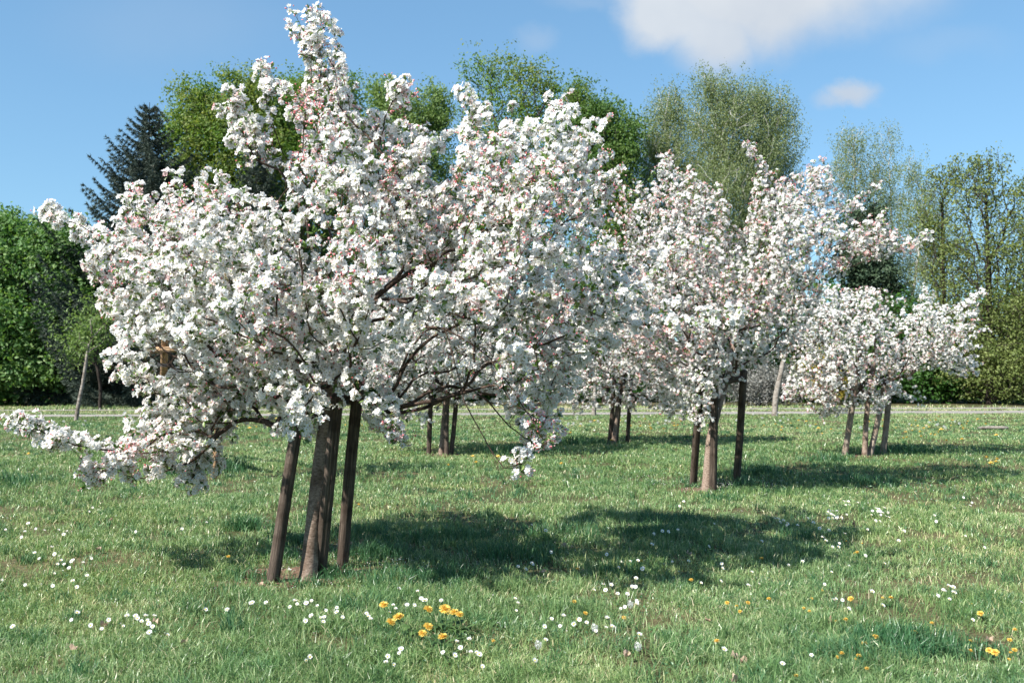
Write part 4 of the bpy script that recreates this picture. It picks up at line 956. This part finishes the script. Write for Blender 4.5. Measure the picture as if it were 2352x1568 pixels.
# slim trunks near the path ------------------------------------------------
def young(label, pts, Y, r, lobes, leaf, seed, bark='pale_bark', dens=10, size=.09, per=5):
    rng = np.random.default_rng(seed); base = D(*pts[0], Y); base[2] = 0; root = empty('young_tree', base); tag(root, label, 'tree', 'slim young trees along the far path')
    P_ = [D(*q, Y) for q in pts]; P_[0][2] = -.05; g = Geo(); sp_ = spline(P_, 6); tube(g, sp_, np.linspace(r, r * .55, len(sp_)) * (1 + rng.normal(0, .03, len(sp_))), 10)
    link('trunk', g.mesh('trunk', [M[bark]], True, base), root)
    if lobes:
        sk = Skel(); sk.path(P_[-2:], None, .2, rng); att = lobe_points(lobes, Y, rng, dens); sk.attract(att, .22, .3, .4, rng); sk.finish(.006, .5, r * .5)
        g = Geo(); skel_geo(sk, g); cr = link('crown', g.mesh('crown', [M[bark]], True, base), root); g = Geo()
        idx = np.where(sk.r < .03)[0]; clump_leaves(g, sk.p[idx], rng, per, size, .08, .3); link('foliage', g.mesh('foliage', [M[leaf]], False, base), cr)
young('slim pale leaning trunk at the left, standing before the path', [(174, 963), (180, 930), (190, 880), (200, 815), (204, 790)], 33, .075, [(205, 750, 45, 55), (185, 790, 30, 30), (240, 720, 35, 45)], 'lime', 301)
young('grey leaning trunk right of the second tree, ending under white blossom', [(1779, 952), (1783, 905), (1795, 850), (1806, 785), (1815, 740)], 37, .12, [(1830, 720, 80, 70), (1800, 660, 70, 60)], 'lime', 302)
young('pale leaning trunk seen low between the second and the farthest right tree', [(1895, 925), (1910, 880), (1925, 820)], 47, .16, [(1930, 760, 60, 60)], 'lime', 303)
young('thin pale trunk just left of the centre stakes', [(934, 948), (938, 900), (944, 850)], 38, .06, [(950, 800, 40, 50)], 'lime', 304)
young('thick grey birch trunk low between the nearest tree and the centre stakes', [(881, 926), (883, 880), (885, 800)], 47, .19, [(900, 700, 90, 80)], 'birch', 305, 'birch_bark')
young('short pale trunk left of the dark stakes in the middle of the lawn', [(1364, 955), (1366, 900), (1370, 840)], 37, .09, [(1380, 760, 50, 50)], 'lime', 306)

# shrubs closing the view under the trees -----------------------------------
def shrub(label, Y, lobes, leaf, seed, dens=20, size=.13, per=10, spread=.2, nm='shrub'):
    rng = np.random.default_rng(seed); cx = np.mean([l[0] for l in lobes]); base = D(cx, 925, Y); base[2] = 0
    root = empty(nm, base); tag(root, label, 'shrub', 'shrubs beneath the park trees'); att = lobe_points(lobes, Y, rng, dens, .8, .4)
    sk = Skel(); sk.add(base, -1)
    for a in np.linspace(0, 6.28, 7)[:-1]: sk.path([base + [math.cos(a) * .5, math.sin(a) * .5, .5]], 0, .3, rng)
    sk.attract(att, .45, .2, .3, rng); sk.finish(.007, .5, .06); g = Geo(); skel_geo(sk, g); cr = link('stems', g.mesh('stems', [M['bark']], True, base), root)
    idx = np.where(sk.r < .04)[0]; g = Geo(); clump_leaves(g, sk.p[idx], rng, per, size, spread, .2, mult=3, jit=.3); link('foliage', g.mesh('foliage', [M[leaf]], False, base), cr)
    print('shrub', leaf, len(idx) * per)
shrub('tall dark green thicket behind the farthest right blossom tree', 54, [(2050, 780, 110, 110), (2150, 820, 120, 100), (1990, 860, 80, 60), (2240, 860, 110, 60), (2080, 880, 140, 45)], 'hedge', 401, 30, .17)
shrub('olive green thicket at the right edge above the dry grass', 55, [(2330, 820, 120, 110), (2290, 880, 120, 45), (2400, 760, 90, 140)], 'hornbeam', 402, 24, .13)
shrub('grey twiggy bush behind the trunks right of the second tree', 50, [(1740, 880, 75, 45), (1800, 880, 60, 50), (1690, 885, 50, 38)], 'grey_bush', 403, 40, .09, 14)
shrub('golden yellow flowering bush between the second and the farthest right tree', 52, [(1880, 850, 55, 55), (1920, 880, 50, 40)], 'forsythia', 404, 34, .10, 10)
shrub('dark undergrowth low beneath the bright green tree at the left edge', 53, [(0, 870, 140, 50), (120, 870, 110, 50), (-120, 860, 140, 60)], 'hedge', 405, 18, .15)
for i, (x, yt, wdt) in enumerate([(330, 840, 130), (520, 840, 140), (700, 840, 130), (870, 835, 130), (1040, 830, 130), (1210, 825, 130), (1370, 820, 130), (1530, 810, 130), (1680, 800, 110), (1830, 790, 100)]):
    nx_ = ['under the second dark spruce', 'behind the orange posts', 'behind the thick trunk of the nearest tree', 'behind the thick birch trunk', 'behind the thin centre stakes', 'between the two distant centre blossom trees',
           'behind the stakes in the middle of the lawn', 'under the leftmost weeping birch', 'behind the stakes of the second tree', 'left of the golden yellow bush'][i]
    shrub('shady green bush ' + nx_, 56 + (i % 3), [(x, (yt + 925) / 2, wdt, (925 - yt) / 2 + 8), (x + 30, yt + 20, wdt * .6, 40)], 'hedge', 410 + i, 20, .18, 10)
# the deeper wood behind, a mass nobody could count
def wood():
    rng = np.random.default_rng(77); g = Geo(); n = 5200; x = rng.uniform(-75, 85, n); y = rng.uniform(64, 74, n); top = 5.5 + 3.5 * vnoise(x, y, 7, 3) + 1.2 * vnoise(x, y, 2, 4)
    top = np.where((x > 27) & (x < 31), 4.0, top)
    pos = np.stack([x, y, rng.random(n) ** .9 * top], 1); clump_leaves(g, pos, rng, 13, .34, .35, .2)
    tag(link('woodland', g.mesh('woodland', [M['hedge']])), kind='stuff', label='dark green mass of bushes deep behind the park trees', cat='woodland')
wood()

# low brick wall with a pale pillar and the house behind -----------------------
def box(g, x0, x1, y0, y1, z0, z1, mat=0):
    v = [(x0, y0, z0), (x1, y0, z0), (x1, y1, z0), (x0, y1, z0), (x0, y0, z1), (x1, y0, z1), (x1, y1, z1), (x0, y1, z1)]
    g.add(v, [0, 3, 2, 1, 4, 5, 6, 7, 0, 1, 5, 4, 1, 2, 6, 5, 2, 3, 7, 6, 3, 0, 4, 7], [4] * 6, mat)
def brick():
    mt, t, b, out = mat_base('red_brick'); g = t.new('ShaderNodeNewGeometry'); mp = t.new('ShaderNodeMapping'); mp.inputs['Rotation'].default_value = (R(90), 0, 0); t.link(g.outputs['Position'], mp.inputs[0])
    br = t.new('ShaderNodeTexBrick'); t.link(mp.outputs[0], br.inputs['Vector']); br.inputs['Scale'].default_value = 4; br.inputs['Color1'].default_value = (.30, .10, .06, 1); br.inputs['Color2'].default_value = (.38, .15, .09, 1); br.inputs['Mortar'].default_value = (.4, .36, .32, 1)
    t.link(br.outputs[0], b.inputs['Base Color']); b.inputs['Roughness'].default_value = .9; return mt
M['brick'] = brick(); M['render'] = plain('cream_render', [(.3, (.50, .45, .38)), (.7, (.64, .60, .53))], 3); M['rooftile'] = plain('orange_roof_tile', [(.3, (.42, .12, .05)), (.7, (.60, .20, .08))], 12)
M['glass'] = plain('dark_window_glass', [(.3, (.02, .03, .04)), (.7, (.04, .05, .06))], 3, .1)
b0 = D(275, 905, 60); b0[2] = 0; root = empty('brick_wall', b0); tag(root, 'low red brick wall with a pale pillar glimpsed under the spruces at left', 'wall')
g = Geo(); xa, xb = D(278, 900, 60)[0] + .005, D(470, 900, 60)[0]; box(g, xa, xb, 60, 60.3, 0, 1.5); link('wall', g.mesh('wall', [M['brick']], False, b0), root)
g = Geo(); box(g, D(238, 900, 60)[0], xa - .005, 59.9, 60.4, 0, 2.6); link('pillar', g.mesh('pillar', [M['render']], False, b0), root)
h0 = D(60, 905, 78); h0[2] = 0; root = empty('house', h0); tag(root, 'cream house with an orange roof glimpsed through the leaves at the left edge', 'house')
xa, xb = D(-60, 900, 78)[0], D(250, 900, 78)[0]
g = Geo(); box(g, xa, xb, 78, 86, 0, 3.6); wl = link('wall', g.mesh('wall', [M['render']], False, h0), root)
g = Geo(); v = [(xa - .4, 77.5, 3.62), (xb + .4, 77.5, 3.62), (xb + .4, 86.5, 3.62), (xa - .4, 86.5, 3.62), (xa - .4, 82, 6.4), (xb + .4, 82, 6.4)]
g.add(v, [0, 1, 5, 4, 2, 3, 4, 5, 1, 2, 5, 3, 0, 4, 3, 2, 1, 0], [4, 4, 3, 3, 4]); link('roof', g.mesh('roof', [M['rooftile']], False, h0), root)
for k in range(5):
    g = Geo(); x0 = xa + 1.5 + k * 2.2; box(g, x0, x0 + 1.1, 77.95, 77.995, 1.0, 2.3); wn = link('window', g.mesh('window', [M['glass']], False, h0), root)

# ------------------------------------------------------------------ flowers in the lawn
def gpt(px, py): return ground_at(px, py)
def plant_mat():
    M['daisy_petal'] = leafy('daisy_petal', [(0, (.80, .74, .76)), (.3, (.86, .86, .86)), (1, (.90, .90, .90))], .5, .2)
    M['daisy_disc'] = plain('daisy_disc', [(.3, (.55, .38, .03)), (.7, (.75, .55, .06))], 300, .8)
    M['stem'] = plain('flower_stem', [(.3, (.09, .16, .05)), (.7, (.16, .22, .08))], 40, .6)
    M['dand'] = leafy('dandelion_yellow', [(0, (.64, .40, .05)), (.5, (.78, .56, .12)), (1, (.84, .68, .22))], .6, .25)
    M['dleaf'] = leafy('dandelion_leaf', [(0, (.04, .09, .03)), (1, (.11, .19, .06))], .5, .3)
    M['fluff'] = leafy('dandelion_fluff', [(0, (.60, .60, .58)), (1, (.80, .80, .78))], .9, .5)
    M['dry'] = leafy('dry_leaf', [(0, (.20, .12, .07)), (.5, (.34, .23, .16)), (1, (.50, .38, .30))], .7, .2)
plant_mat()
def head_tilt(v, tilt, az):
    m_ = Matrix.Rotation(az, 3, 'Z') @ Matrix.Rotation(tilt, 3, 'X'); return np.asarray(v) @ np.array(m_).T
def daisy_parts(seed, fine=True):
    """petals, disc and stem meshes, foot at the origin"""
    rng = np.random.default_rng(seed); h = rng.uniform(.045, .085); r = rng.uniform(.0115, .0150); tilt = rng.uniform(.15, .75); az = rng.uniform(-1, 1) + math.pi * .15
    top = np.array([rng.normal(0, .012), rng.normal(0, .012), h]); g1, g2, g3 = Geo(), Geo(), Geo()
    for ly in range(2):
        n = 15
        for i in range(n):
            a = (i + ly * .5) / n * 6.283; c, s = math.cos(a), math.sin(a); lift = .15 + .18 * ly + rng.normal(0, .08); L = r * rng.uniform(.88, 1.08); wv = r * .13
            q = [(.25 * r, -wv * .6, 0), (L * .8, -wv, L * lift * .7), (L, 0, L * lift), (L * .8, wv, L * lift * .7), (.25 * r, wv * .6, 0)]
            q = np.array([(x * c - y * s, x * s + y * c, z + .0012 * ly) for x, y, z in q]); g1.add(head_tilt(q, tilt, az) + top, [0, 1, 2, 3, 4], [5], 0, rng.random())
    k = 10; rings = [(r * .36, 0), (r * .33, r * .14), (r * .18, r * .24), (0.0004, r * .27)]; v = [(a_ * math.cos(i / k * 6.283), a_ * math.sin(i / k * 6.283), z + .001) for a_, z in rings for i in range(k)]
    l = []
    for j in range(3):
        for i in range(k): l += [j * k + i, j * k + (i + 1) % k, j * k + k + (i + 1) % k, j * k + k + i]
    g2.add(head_tilt(v, tilt, az) + top, l, [4] * (3 * k)); tube(g3, [(0, 0, -.01), top * .5 + [.004, 0, 0], top], [.0011, .001, .001], 6)
    return (g1.mesh('petals', [M['daisy_petal']]), g2.mesh('disc', [M['daisy_disc']], True), g3.mesh('stem', [M['stem']], True))
DAISY = [daisy_parts(500 + i) for i in range(7)]
DZ = """770,44 783,44 927,117 652,168 680,172 720,175 757,173 90,128 142,170 1210,124 1222,128 1232,126 1243,130 1252,127 1262,131 1270,126 1315,160 1350,155 1380,152 1400,162 1440,165 1145,207 905,235 1428,212 1500,215 1498,230 1440,240 1468,236 1530,190 1770,237
1800,158 1630,148 1705,297 1625,272 1545,315 1465,340 1330,317 1268,312 953,317 967,340 960,395 865,397 1100,367 1133,397 1440,397 1088,443 1630,462 1690,507 2080,172 2172,240 2340,480 2113,565 640,265 447,270 505,300 541,298 572,323
487,325 583,350 600,348 795,300 733,295 180,270 15,325 60,330 75,317 97,317 375,430 420,432 435,425 470,455 510,465 420,448 562,416 547,430 570,433 495,511 520,522 570,522 560,497 573,495 240,592 215,610 285,605 312,592 288,595 335,618
375,632 440,608 435,630 455,642 10,495 30,515 15,520 178,577 150,625 580,690 150,707 100,768 945,745 1370,745 1235,828 1475,472 1520,490 1545,516 1485,470 1960,455 1975,460 2005,450 2020,462 2035,460 2030,475 2005,475 1990,465
1450,72 1462,78 1475,70 1488,76 1500,80 1455,86 1468,90 1480,88 1493,92 1460,98 1474,102 1487,104 1500,100 1508,92 1447,94 1645,66 1658,64 1672,68 1688,62 1700,66 1712,70 1725,68 1680,80 1695,82 1705,90 1718,86 1730,82 1672,108 1690,115 1732,118 1650,70 1525,40 1540,42 1550,50 1588,34 1530,28 1535,80 2118,16 2075,5 1950,125 2105,64 2035,60 1357,96 1940,90"""
DZL = """120,155 165,148 205,170 115,185 100,195 265,150 303,147 283,188 20,150 150,280 195,277 238,262 265,272 275,290 248,315 295,312 328,300 322,325 310,330 330,310 245,345 420,287 383,320 8,385 130,402 243,427 335,420 362,418 390,392 410,55 425,50 820,162 950,133
633,157 345,592 330,580 430,600 460,615 560,595 585,598 612,585 610,605 640,612 670,590 670,575 710,585 665,612 685,610 692,622 680,655 765,645 500,590 60,622 1158,490 1152,507 1215,500 1036,540 945,543 1345,507 1355,523 1380,495 1425,488 1395,517 1452,507
1498,532 1548,523 1468,553 1540,548 1555,570 1422,570 1415,580 1480,590 1465,592 1675,575 1685,587 1705,607 1787,530 1808,527 1820,540 1860,545 1920,488 1905,515 1950,490 1940,485 2020,495 1920,455 1830,422 1290,350 1330,368 1440,750 1410,757 1793,747 1828,735
1830,768 1775,803 1810,795 2100,705 2100,722 2158,700 2183,722 2178,760 2165,752 2090,765 2210,797 2028,735"""
def coords(s, ox):
    return [((float(a) / 1.1484 + ox) / 4, (float(b) / 1.1484 + 2000) / 4) for a, b in (q.split(',') for q in s.split())]
def where_d(x, y):
    """landmark words for a flower at picture point x, y (1024 px frame)"""
    zones = [((0, 110, 500, 555), 'far left edge of the lawn, behind the bare patch'), ((0, 110, 555, 600), 'left lawn in the dense clump'), ((0, 110, 600, 690), 'bottom left corner of the lawn'), ((110, 200, 600, 690), 'lawn in the long row left of the tall tuft'),
             ((110, 270, 480, 600), 'open lawn left of the thick trunk'), ((270, 330, 555, 600), 'bare soil at the foot of the thick trunk'), ((200, 330, 600, 640), 'lawn in front of the thick trunk'), ((200, 370, 640, 690), 'bottom edge below the thick trunk'),
             ((330, 400, 590, 650), 'lawn left of the big dandelions'), ((370, 480, 640, 690), 'lawn in front of the big dandelions'), ((400, 470, 590, 640), 'lawn behind the big dandelions'), ((440, 560, 555, 590), 'near border of the tree shadow'),
             ((440, 700, 480, 590), 'shade of the nearest tree'), ((480, 560, 590, 640), 'lawn between the white seed head and the shadow tip'), ((480, 660, 590, 640), 'lawn right of the shadow tip'), ((560, 700, 620, 690), 'lawn around the white seed head'),
             ((480, 760, 640, 690), 'bottom edge at the centre of the lawn'), ((820, 850, 500, 535), 'lawn in the dense white clump behind the shadow end'), ((860, 900, 500, 535), 'lawn in the right hand one of two dense white clumps'), ((760, 830, 500, 560), 'lit lawn at the shadow end'),
             ((800, 900, 500, 600), 'lawn beyond the shadow end'), ((820, 870, 590, 630), 'lawn around the single big dandelion'), ((920, 1024, 580, 640), 'lawn behind the blue green tuft'), ((700, 1024, 480, 600), 'sunny lawn at the right')]
    for (a, b, c, d), t in zones:
        if a <= x < b and c <= y < d: return t
    return 'open lawn'
import itertools
rd = random.Random(9)
def put_daisy(px, py, t, i):
    p = gpt(px, py + 5); parts = DAISY[rd.randrange(7)]
    r = empty('daisy', (p[0], p[1], 0)); sc = rd.uniform(.85, 1.15) * (1.1 if py > 560 else 1.18); sc *= .92; r.scale = (sc, sc, sc * (1.25 if py > 560 else 1.4)); r.rotation_euler = (0, 0, rd.uniform(-.6, .6))
    tag(r, ('%s daisy on the ' % WORD[i] if i in WORD else 'small white daisy on the ') + t, 'daisy', 'white daisies on the ' + t)
    for nm, me in zip(('petals', 'disc', 'stem'), parts): link(nm, me, r)
ALLD = coords(DZ, 2048) + coords(DZL, 0); ZN = {}
for i, (x, y) in enumerate(ALLD): ZN.setdefault(where_d(x, y), []).append(i)
WORD = {}
for t, ii in ZN.items():
    if len(ii) < 3: continue
    for key, fn in (('leftmost', lambda k: ALLD[k][0]), ('rightmost', lambda k: -ALLD[k][0]), ('nearest', lambda k: -ALLD[k][1]), ('farthest', lambda k: ALLD[k][1])):
        WORD.setdefault(min(ii, key=fn), key)
for i, (x, y) in enumerate(ALLD): put_daisy(x, y, where_d(x, y), i)

# dandelions ------------------------------------------------------------
def dandelion_parts(seed):
    rng = np.random.default_rng(seed); h = rng.uniform(.07, .12); r = rng.uniform(.018, .023); tilt = rng.uniform(0.1, .6); az = rng.uniform(-1, 1); top = np.array([rng.normal(0, .02), rng.normal(0, .02), h]); g1, g2, g3 = Geo(), Geo(), Geo()
    for ly, (el, n, L) in enumerate([(.05, 26, 1.0), (.3, 24, .95), (.6, 20, .85), (.95, 16, .7), (1.3, 10, .55)]):
        for i in range(n):
            a = (i + rng.random()) / n * 6.283; e = el + rng.normal(0, .08); ll = L * r * rng.uniform(.85, 1.1); c, s = math.cos(a), math.sin(a); w_ = r * .09
            q = [(r * .1, -w_, 0), (r * .1, w_, 0), (ll * math.cos(e), w_, ll * math.sin(e)), (ll * math.cos(e), -w_, ll * math.sin(e))]
            g1.add(head_tilt([(x * c - y * s, x * s + y * c, z) for x, y, z in q], tilt, az) + top, [0, 1, 2, 3], [4], 0, rng.random())
    k = 8; v = [(a_ * math.cos(i / k * 6.283), a_ * math.sin(i / k * 6.283), z) for a_, z in ((r * .3, 0.001), (r * .36, -r * .35), (r * .12, -r * .6)) for i in range(k)]
    l = []
    for j in range(2):
        for i in range(k): l += [j * k + i, j * k + (i + 1) % k, j * k + k + (i + 1) % k, j * k + k + i]
    g2.add(head_tilt(v, tilt, az) + top, l, [4] * (2 * k)); tube(g2, [(0, 0, -.01), top * .5 + [.008, 0, 0], top - [0, 0, r * .4]], [.0022, .002, .002], 7)
    for i in range(7):
        a = i / 7 * 6.283 + rng.normal(0, .3); L = rng.uniform(.07, .13); d = np.array([math.cos(a), math.sin(a), 0]); sdv = np.array([-math.sin(a), math.cos(a), 0]); n = 7; v = []
        for j in range(n):
            t = j / (n - 1); wv = .013 * math.sin(math.pi * min(1, t * 1.05 + .08)) * (1.25 if j % 2 else .6); q = d * L * t + [0, 0, .035 * math.sin(t * 2.4)]; v += [q - sdv * wv, q + sdv * wv]
        l = []
        for j in range(n - 1): l += [2 * j, 2 * j + 2, 2 * j + 3, 2 * j + 1]
        g3.add(v, l, [4] * (n - 1), 0, rng.random())
    return (g1.mesh('flower_head', [M['dand']]), g2.mesh('stem', [M['stem']], True), g3.mesh('leaves', [M['dleaf']]))
DAND = [dandelion_parts(600 + i) for i in range(5)]
def put_dand(px, py, label, grp, sc=1.0, leaves=True, dy=8):
    p = gpt(px, py + dy); r = empty('dandelion', (p[0], p[1], 0)); s = sc * rd.uniform(.9, 1.15); r.scale = (s, s, s); r.rotation_euler = (0, 0, rd.uniform(-.7, .7)); tag(r, label, 'dandelion', grp)
    for nm, me in zip(('flower_head', 'stem', 'leaves'), DAND[rd.randrange(5)]):
        if leaves or nm != 'leaves': link(nm, me, r)
for x, y, t in [(1790, 565, 'smaller dandelion standing leftmost of the big group below the near stakes'), (1840, 603, 'big dandelion left of centre in the group, upper of two touching'), (1833, 620, 'dandelion lowest of the touching left pair in the big group'),
                (2003, 560, 'wide dandelion at the top of the big group'), (2035, 570, 'dandelion squeezed between the two widest top heads'), (2080, 580, 'largest dandelion at the upper right of the big group'), (2110, 602, 'dandelion half hidden at the right end of the big group'),
                (2012, 645, 'round dandelion in the lower middle of the big group'), (1985, 668, 'dandelion tucked under the round lower middle one'), (2027, 692, 'small dandelion lowest in the big group')]:
    put_dand((x / 1.1484) / 4, (y / 1.1484 + 2000) / 4, t, 'big dandelions in the front lawn', 1.5)
ZD = [((0, 600), 'in the shade left of the picture middle'), ((600, 1100), ''), ]
for x, y in coords("590,293 317,328 1140,285 1575,245 1580,258 820,383 1393,462 1365,520 1358,508 1045,520 1030,495 985,487 1080,488 1175,470 1555,480 1720,460 1735,464 2120,485 2170,540 2150,548 1925,577 318,558 357,547 510,557 308,491 940,680 1615,690 1520,745 1515,733 1580,748 1590,742 1620,798 2090,730 2190,720 2215,742 2300,745 2290,685 2305,610 1840,635 1300,828 2110,660 1700,664 1530,190 1605,198 2310,738 2290,712 1440,420 1490,570 1530,568", 2048) + coords("1047,292 2025,52 1660,22 2265,660", 0):
    if y < 545: t = 'in the shade of the nearest tree' if x < 800 else 'just beyond the end of the big shadow'
    elif x < 560: t = 'left of the white seed head, near the shadow tip'
    elif x < 720: t = 'on the sunny slope under the shadow tip'
    elif x < 810: t = 'between the shadow tip and the single big dandelion' if y < 640 else 'on the bottom edge of the lawn at the centre right'
    elif x < 900: t = 'left of the blue green grass tuft'
    else: t = 'around the blue green tuft in the bottom right corner' if y > 625 else 'behind the blue green tuft at the right'
    put_dand(x, y, 'yellow dandelion ' + t, 'dandelions ' + t, .62 if rd.random() < .6 else .85, rd.random() < .6, 5)
# far dandelions, a pixel or two each: one mesh each
def tiny(seed, kind):
    rng = np.random.default_rng(seed); g = Geo(); h = rng.uniform(.09, .16); r = .034 if kind == 'y' else .034
    tube(g, [(0, 0, -.01), (.005, 0, h * .5), (0, 0, h)], [.003] * 3, 4, 1)
    if kind == 'y':
        for i in range(14):
            a = i / 14 * 6.283; c, s = math.cos(a), math.sin(a); q = [(0, 0, h), (r * c * 1.0 - s * r * .25, r * s + c * r * .25, h + .012), (r * c * 1.1, r * s * 1.1, h + .010), (r * c + s * r * .25, r * s - c * r * .25, h + .012)]; g.add(q, [0, 1, 2, 3], [4], 0, rng.random())
            q = [(0, 0, h + .004), (r * .6 * c - s * r * .2, r * .6 * s + c * r * .2, h + .028), (r * .6 * c + s * r * .2, r * .6 * s - c * r * .2, h + .028)]; g.add(q, [0, 1, 2], [3], 0, rng.random())
        return g.mesh('dandelion', [M['dand'], M['stem']])
    d = unit(rng, 90); h2 = h + r
    for q in d:
        sd_ = np.cross(q, unit(rng, 1)[0]); sd_ /= np.linalg.norm(sd_) + 1e-6; up = np.cross(q, sd_); tip = q * r + [0, 0, h2]; g.add([tip - sd_ * .006, tip + sd_ * .006, tip + up * .008], [0, 1, 2], [3], 0, .5 + .5 * rng.random())
        g.add([(0, 0, h2), tip + sd_ * .0006, tip - sd_ * .0006], [0, 1, 2], [3], 0, .3)
    return g.mesh('seed_head', [M['fluff'], M['stem']])
TY = [tiny(i, 'y') for i in range(4)]; TW = [tiny(20 + i, 'w') for i in range(4)]
def far(nm, me, px, py, label, grp, cat, sc):
    p = gpt(px, py); o = link(nm, me, None, (p[0], p[1], 0)); o.scale = (sc, sc, 1); o.rotation_euler = (rd.uniform(-.2, .2), rd.uniform(-.2, .2), rd.uniform(0, 6)); tag(o, label, cat, grp)
PATCH_Y = [(640, 428, 45, 8, 14, 'around the stakes in the middle of the lawn'), (700, 440, 60, 6, 10, 'in the shadow right of the middle stakes'), (900, 432, 40, 8, 16, 'right of the pale stakes, nearest patch'), (960, 425, 60, 8, 16, 'along the right end of the path'),
           (950, 441, 60, 7, 12, 'before the right edge of the path'), (800, 432, 40, 8, 12, 'between the second tree and the pale stakes'), (560, 433, 40, 8, 8, 'under the lowest right twig of the nearest tree'), (390, 428, 40, 8, 12, 'behind the near stakes'),
           (260, 428, 40, 6, 10, 'behind the hanging left blossom'), (60, 450, 50, 12, 10, 'on the left lawn below the long blossom spray'), (480, 470, 60, 12, 5, 'behind the shade of the nearest tree'), (980, 470, 40, 15, 5, 'on the sunny right lawn')]
for cx, cy, rx, ry, n, t in PATCH_Y:
    for k in range(n): far('dandelion', TY[k % 4], cx + rd.gauss(0, .5) * rx, cy + rd.gauss(0, .5) * ry, 'tiny far yellow dandelion ' + t, 'far dandelions ' + t, 'dandelion', rd.uniform(.8, 1.5))
PATCH_W = [(580, 425, 40, 8, 12, 'left of the middle stakes'), (660, 425, 40, 8, 12, 'right of the middle stakes'), (780, 422, 60, 8, 14, 'behind the second tree stakes'), (920, 430, 60, 10, 12, 'on the lawn before the path at right'), (420, 425, 50, 8, 8, 'between the near and the centre stakes'),
           (100, 425, 80, 8, 6, 'on the left lawn before the path')]
for cx, cy, rx, ry, n, t in PATCH_W:
    for k in range(n): far('seed_head', TW[k % 4], cx + rd.gauss(0, .5) * rx, cy + rd.gauss(0, .5) * ry, 'tiny far white dandelion seed head ' + t, 'far seed heads ' + t, 'seed head', rd.uniform(.8, 1.3))
for x, y, t in [(380, 598, 'fluffy white seed head on a bent stem, below the shadow tip'), (122, 682, 'fluffy white seed head low left of the bent one'), (545, 482, 'faint grey seed head beside a dandelion under the shadow tip'), (580, 690, 'small white seed head right of the bent one')]:
    px, py = coords('%d,%d' % (x, y), 2048)[0]; p = gpt(px, py + 16); o = link('seed_head', TW[0], None, (p[0], p[1], 0)); o.scale = (.55, .55, .75); tag(o, t, 'seed head')

# dry leaves on the lawn and a short stick ---------------------------------
def dry_leaf(seed):
    rng = np.random.default_rng(seed); g = Geo(); n = 9; L = rng.uniform(.022, .038); v = [(0, 0, .004)]
    for i in range(n):
        a = i / n * 6.283; r = L * (1 + .35 * math.cos(5 * a) * .5) * (1 + .4 * math.cos(a)) * .6; v.append((r * math.cos(a), r * .7 * math.sin(a), .010 + rng.normal(0, .006) + .016 * abs(math.sin(a * 1.5))))
    l = []
    for i in range(n): l += [0, 1 + i, 1 + (i + 1) % n]
    g.add(v, l, [3] * n, 0, rng.random()); return g.mesh('dry_leaf', [M['dry']])
DL = [dry_leaf(i) for i in range(6)]
for x, y, t in [(1160, 578, 'lying in the bottom left lawn'), (0, 0, '')][:1] + []: pass
LV = [(100, 553, 'right of the left daisy clump'), (126, 531, 'in the open lawn left of the stakes, larger of two'), (112, 523, 'in the open lawn left of the stakes'), (74, 527, 'near the far left daisies'), (565, 551, 'lit piece inside the tree shadow'), (573, 551, 'second lit piece inside the tree shadow'),
      (688, 558, 'pinkish, at the shadow border'), (542, 577, 'curled long one beside the shadow'), (708, 626, 'pale, left of the single dandelions'), (830, 629, 'beside the big single dandelion'), (737, 665, 'large pinkish one on the bottom lawn'), (744, 669, 'touching the large pinkish one'),
      (736, 688, 'grey, lowest at the centre right'), (990, 646, 'pale, in the bottom right corner'), (955, 552, 'thin grey one at the right'), (853, 528, 'pale, behind the white daisy clump'), (289, 545, 'on the soil between the stakes'), (297, 552, 'against the thick trunk'), (250, 578, 'on the soil left of the stakes'),
      (262, 590, 'on the bare patch before the left stake'), (352, 548, 'on the soil right of the stakes'), (360, 545, 'reddish, near the right stake'), (155, 626, 'left of the long daisy row'), (107, 630, 'pinkish, among the long daisy row'), (185, 648, 'beneath the long daisy row'), (70, 655, 'tall pale one at the bottom left'),
      (300, 682, 'pale flat one on the bottom edge'), (285, 625, 'dark, in front of the thick trunk'), (140, 500, 'small, in the middle left lawn'), (925, 480, 'pink, on the right lawn'), (627, 662, 'small, right of the white seed head')]
for k, (x, y, t) in enumerate(LV):
    p = gpt(x, y); o = link('dry_leaf', DL[k % 6], None, (p[0], p[1], .028)); s = rd.uniform(.8, 1.5); o.scale = (s, s, s); o.rotation_euler = (rd.uniform(-.5, .5), rd.uniform(-.4, .4), rd.uniform(0, 6)); tag(o, 'dry brown leaf ' + t, 'leaf', 'dry leaves on the lawn')
p = gpt(993, 430); g = Geo(); tube(g, spline([(-.42, 0, .06), (-.1, .04, .08), (.2, 0, .08), (.45, .05, .07)], 4), [.035, .045, .045, .045, .045, .045, .045, .045, .045, .045, .045, .04, .02][:13], 8)
tag(link('stick', g.mesh('stick', [M['pale_bark']], True), None, tuple(p)), 'short pale stick lying on the lawn near the right end of the path', 'stick')
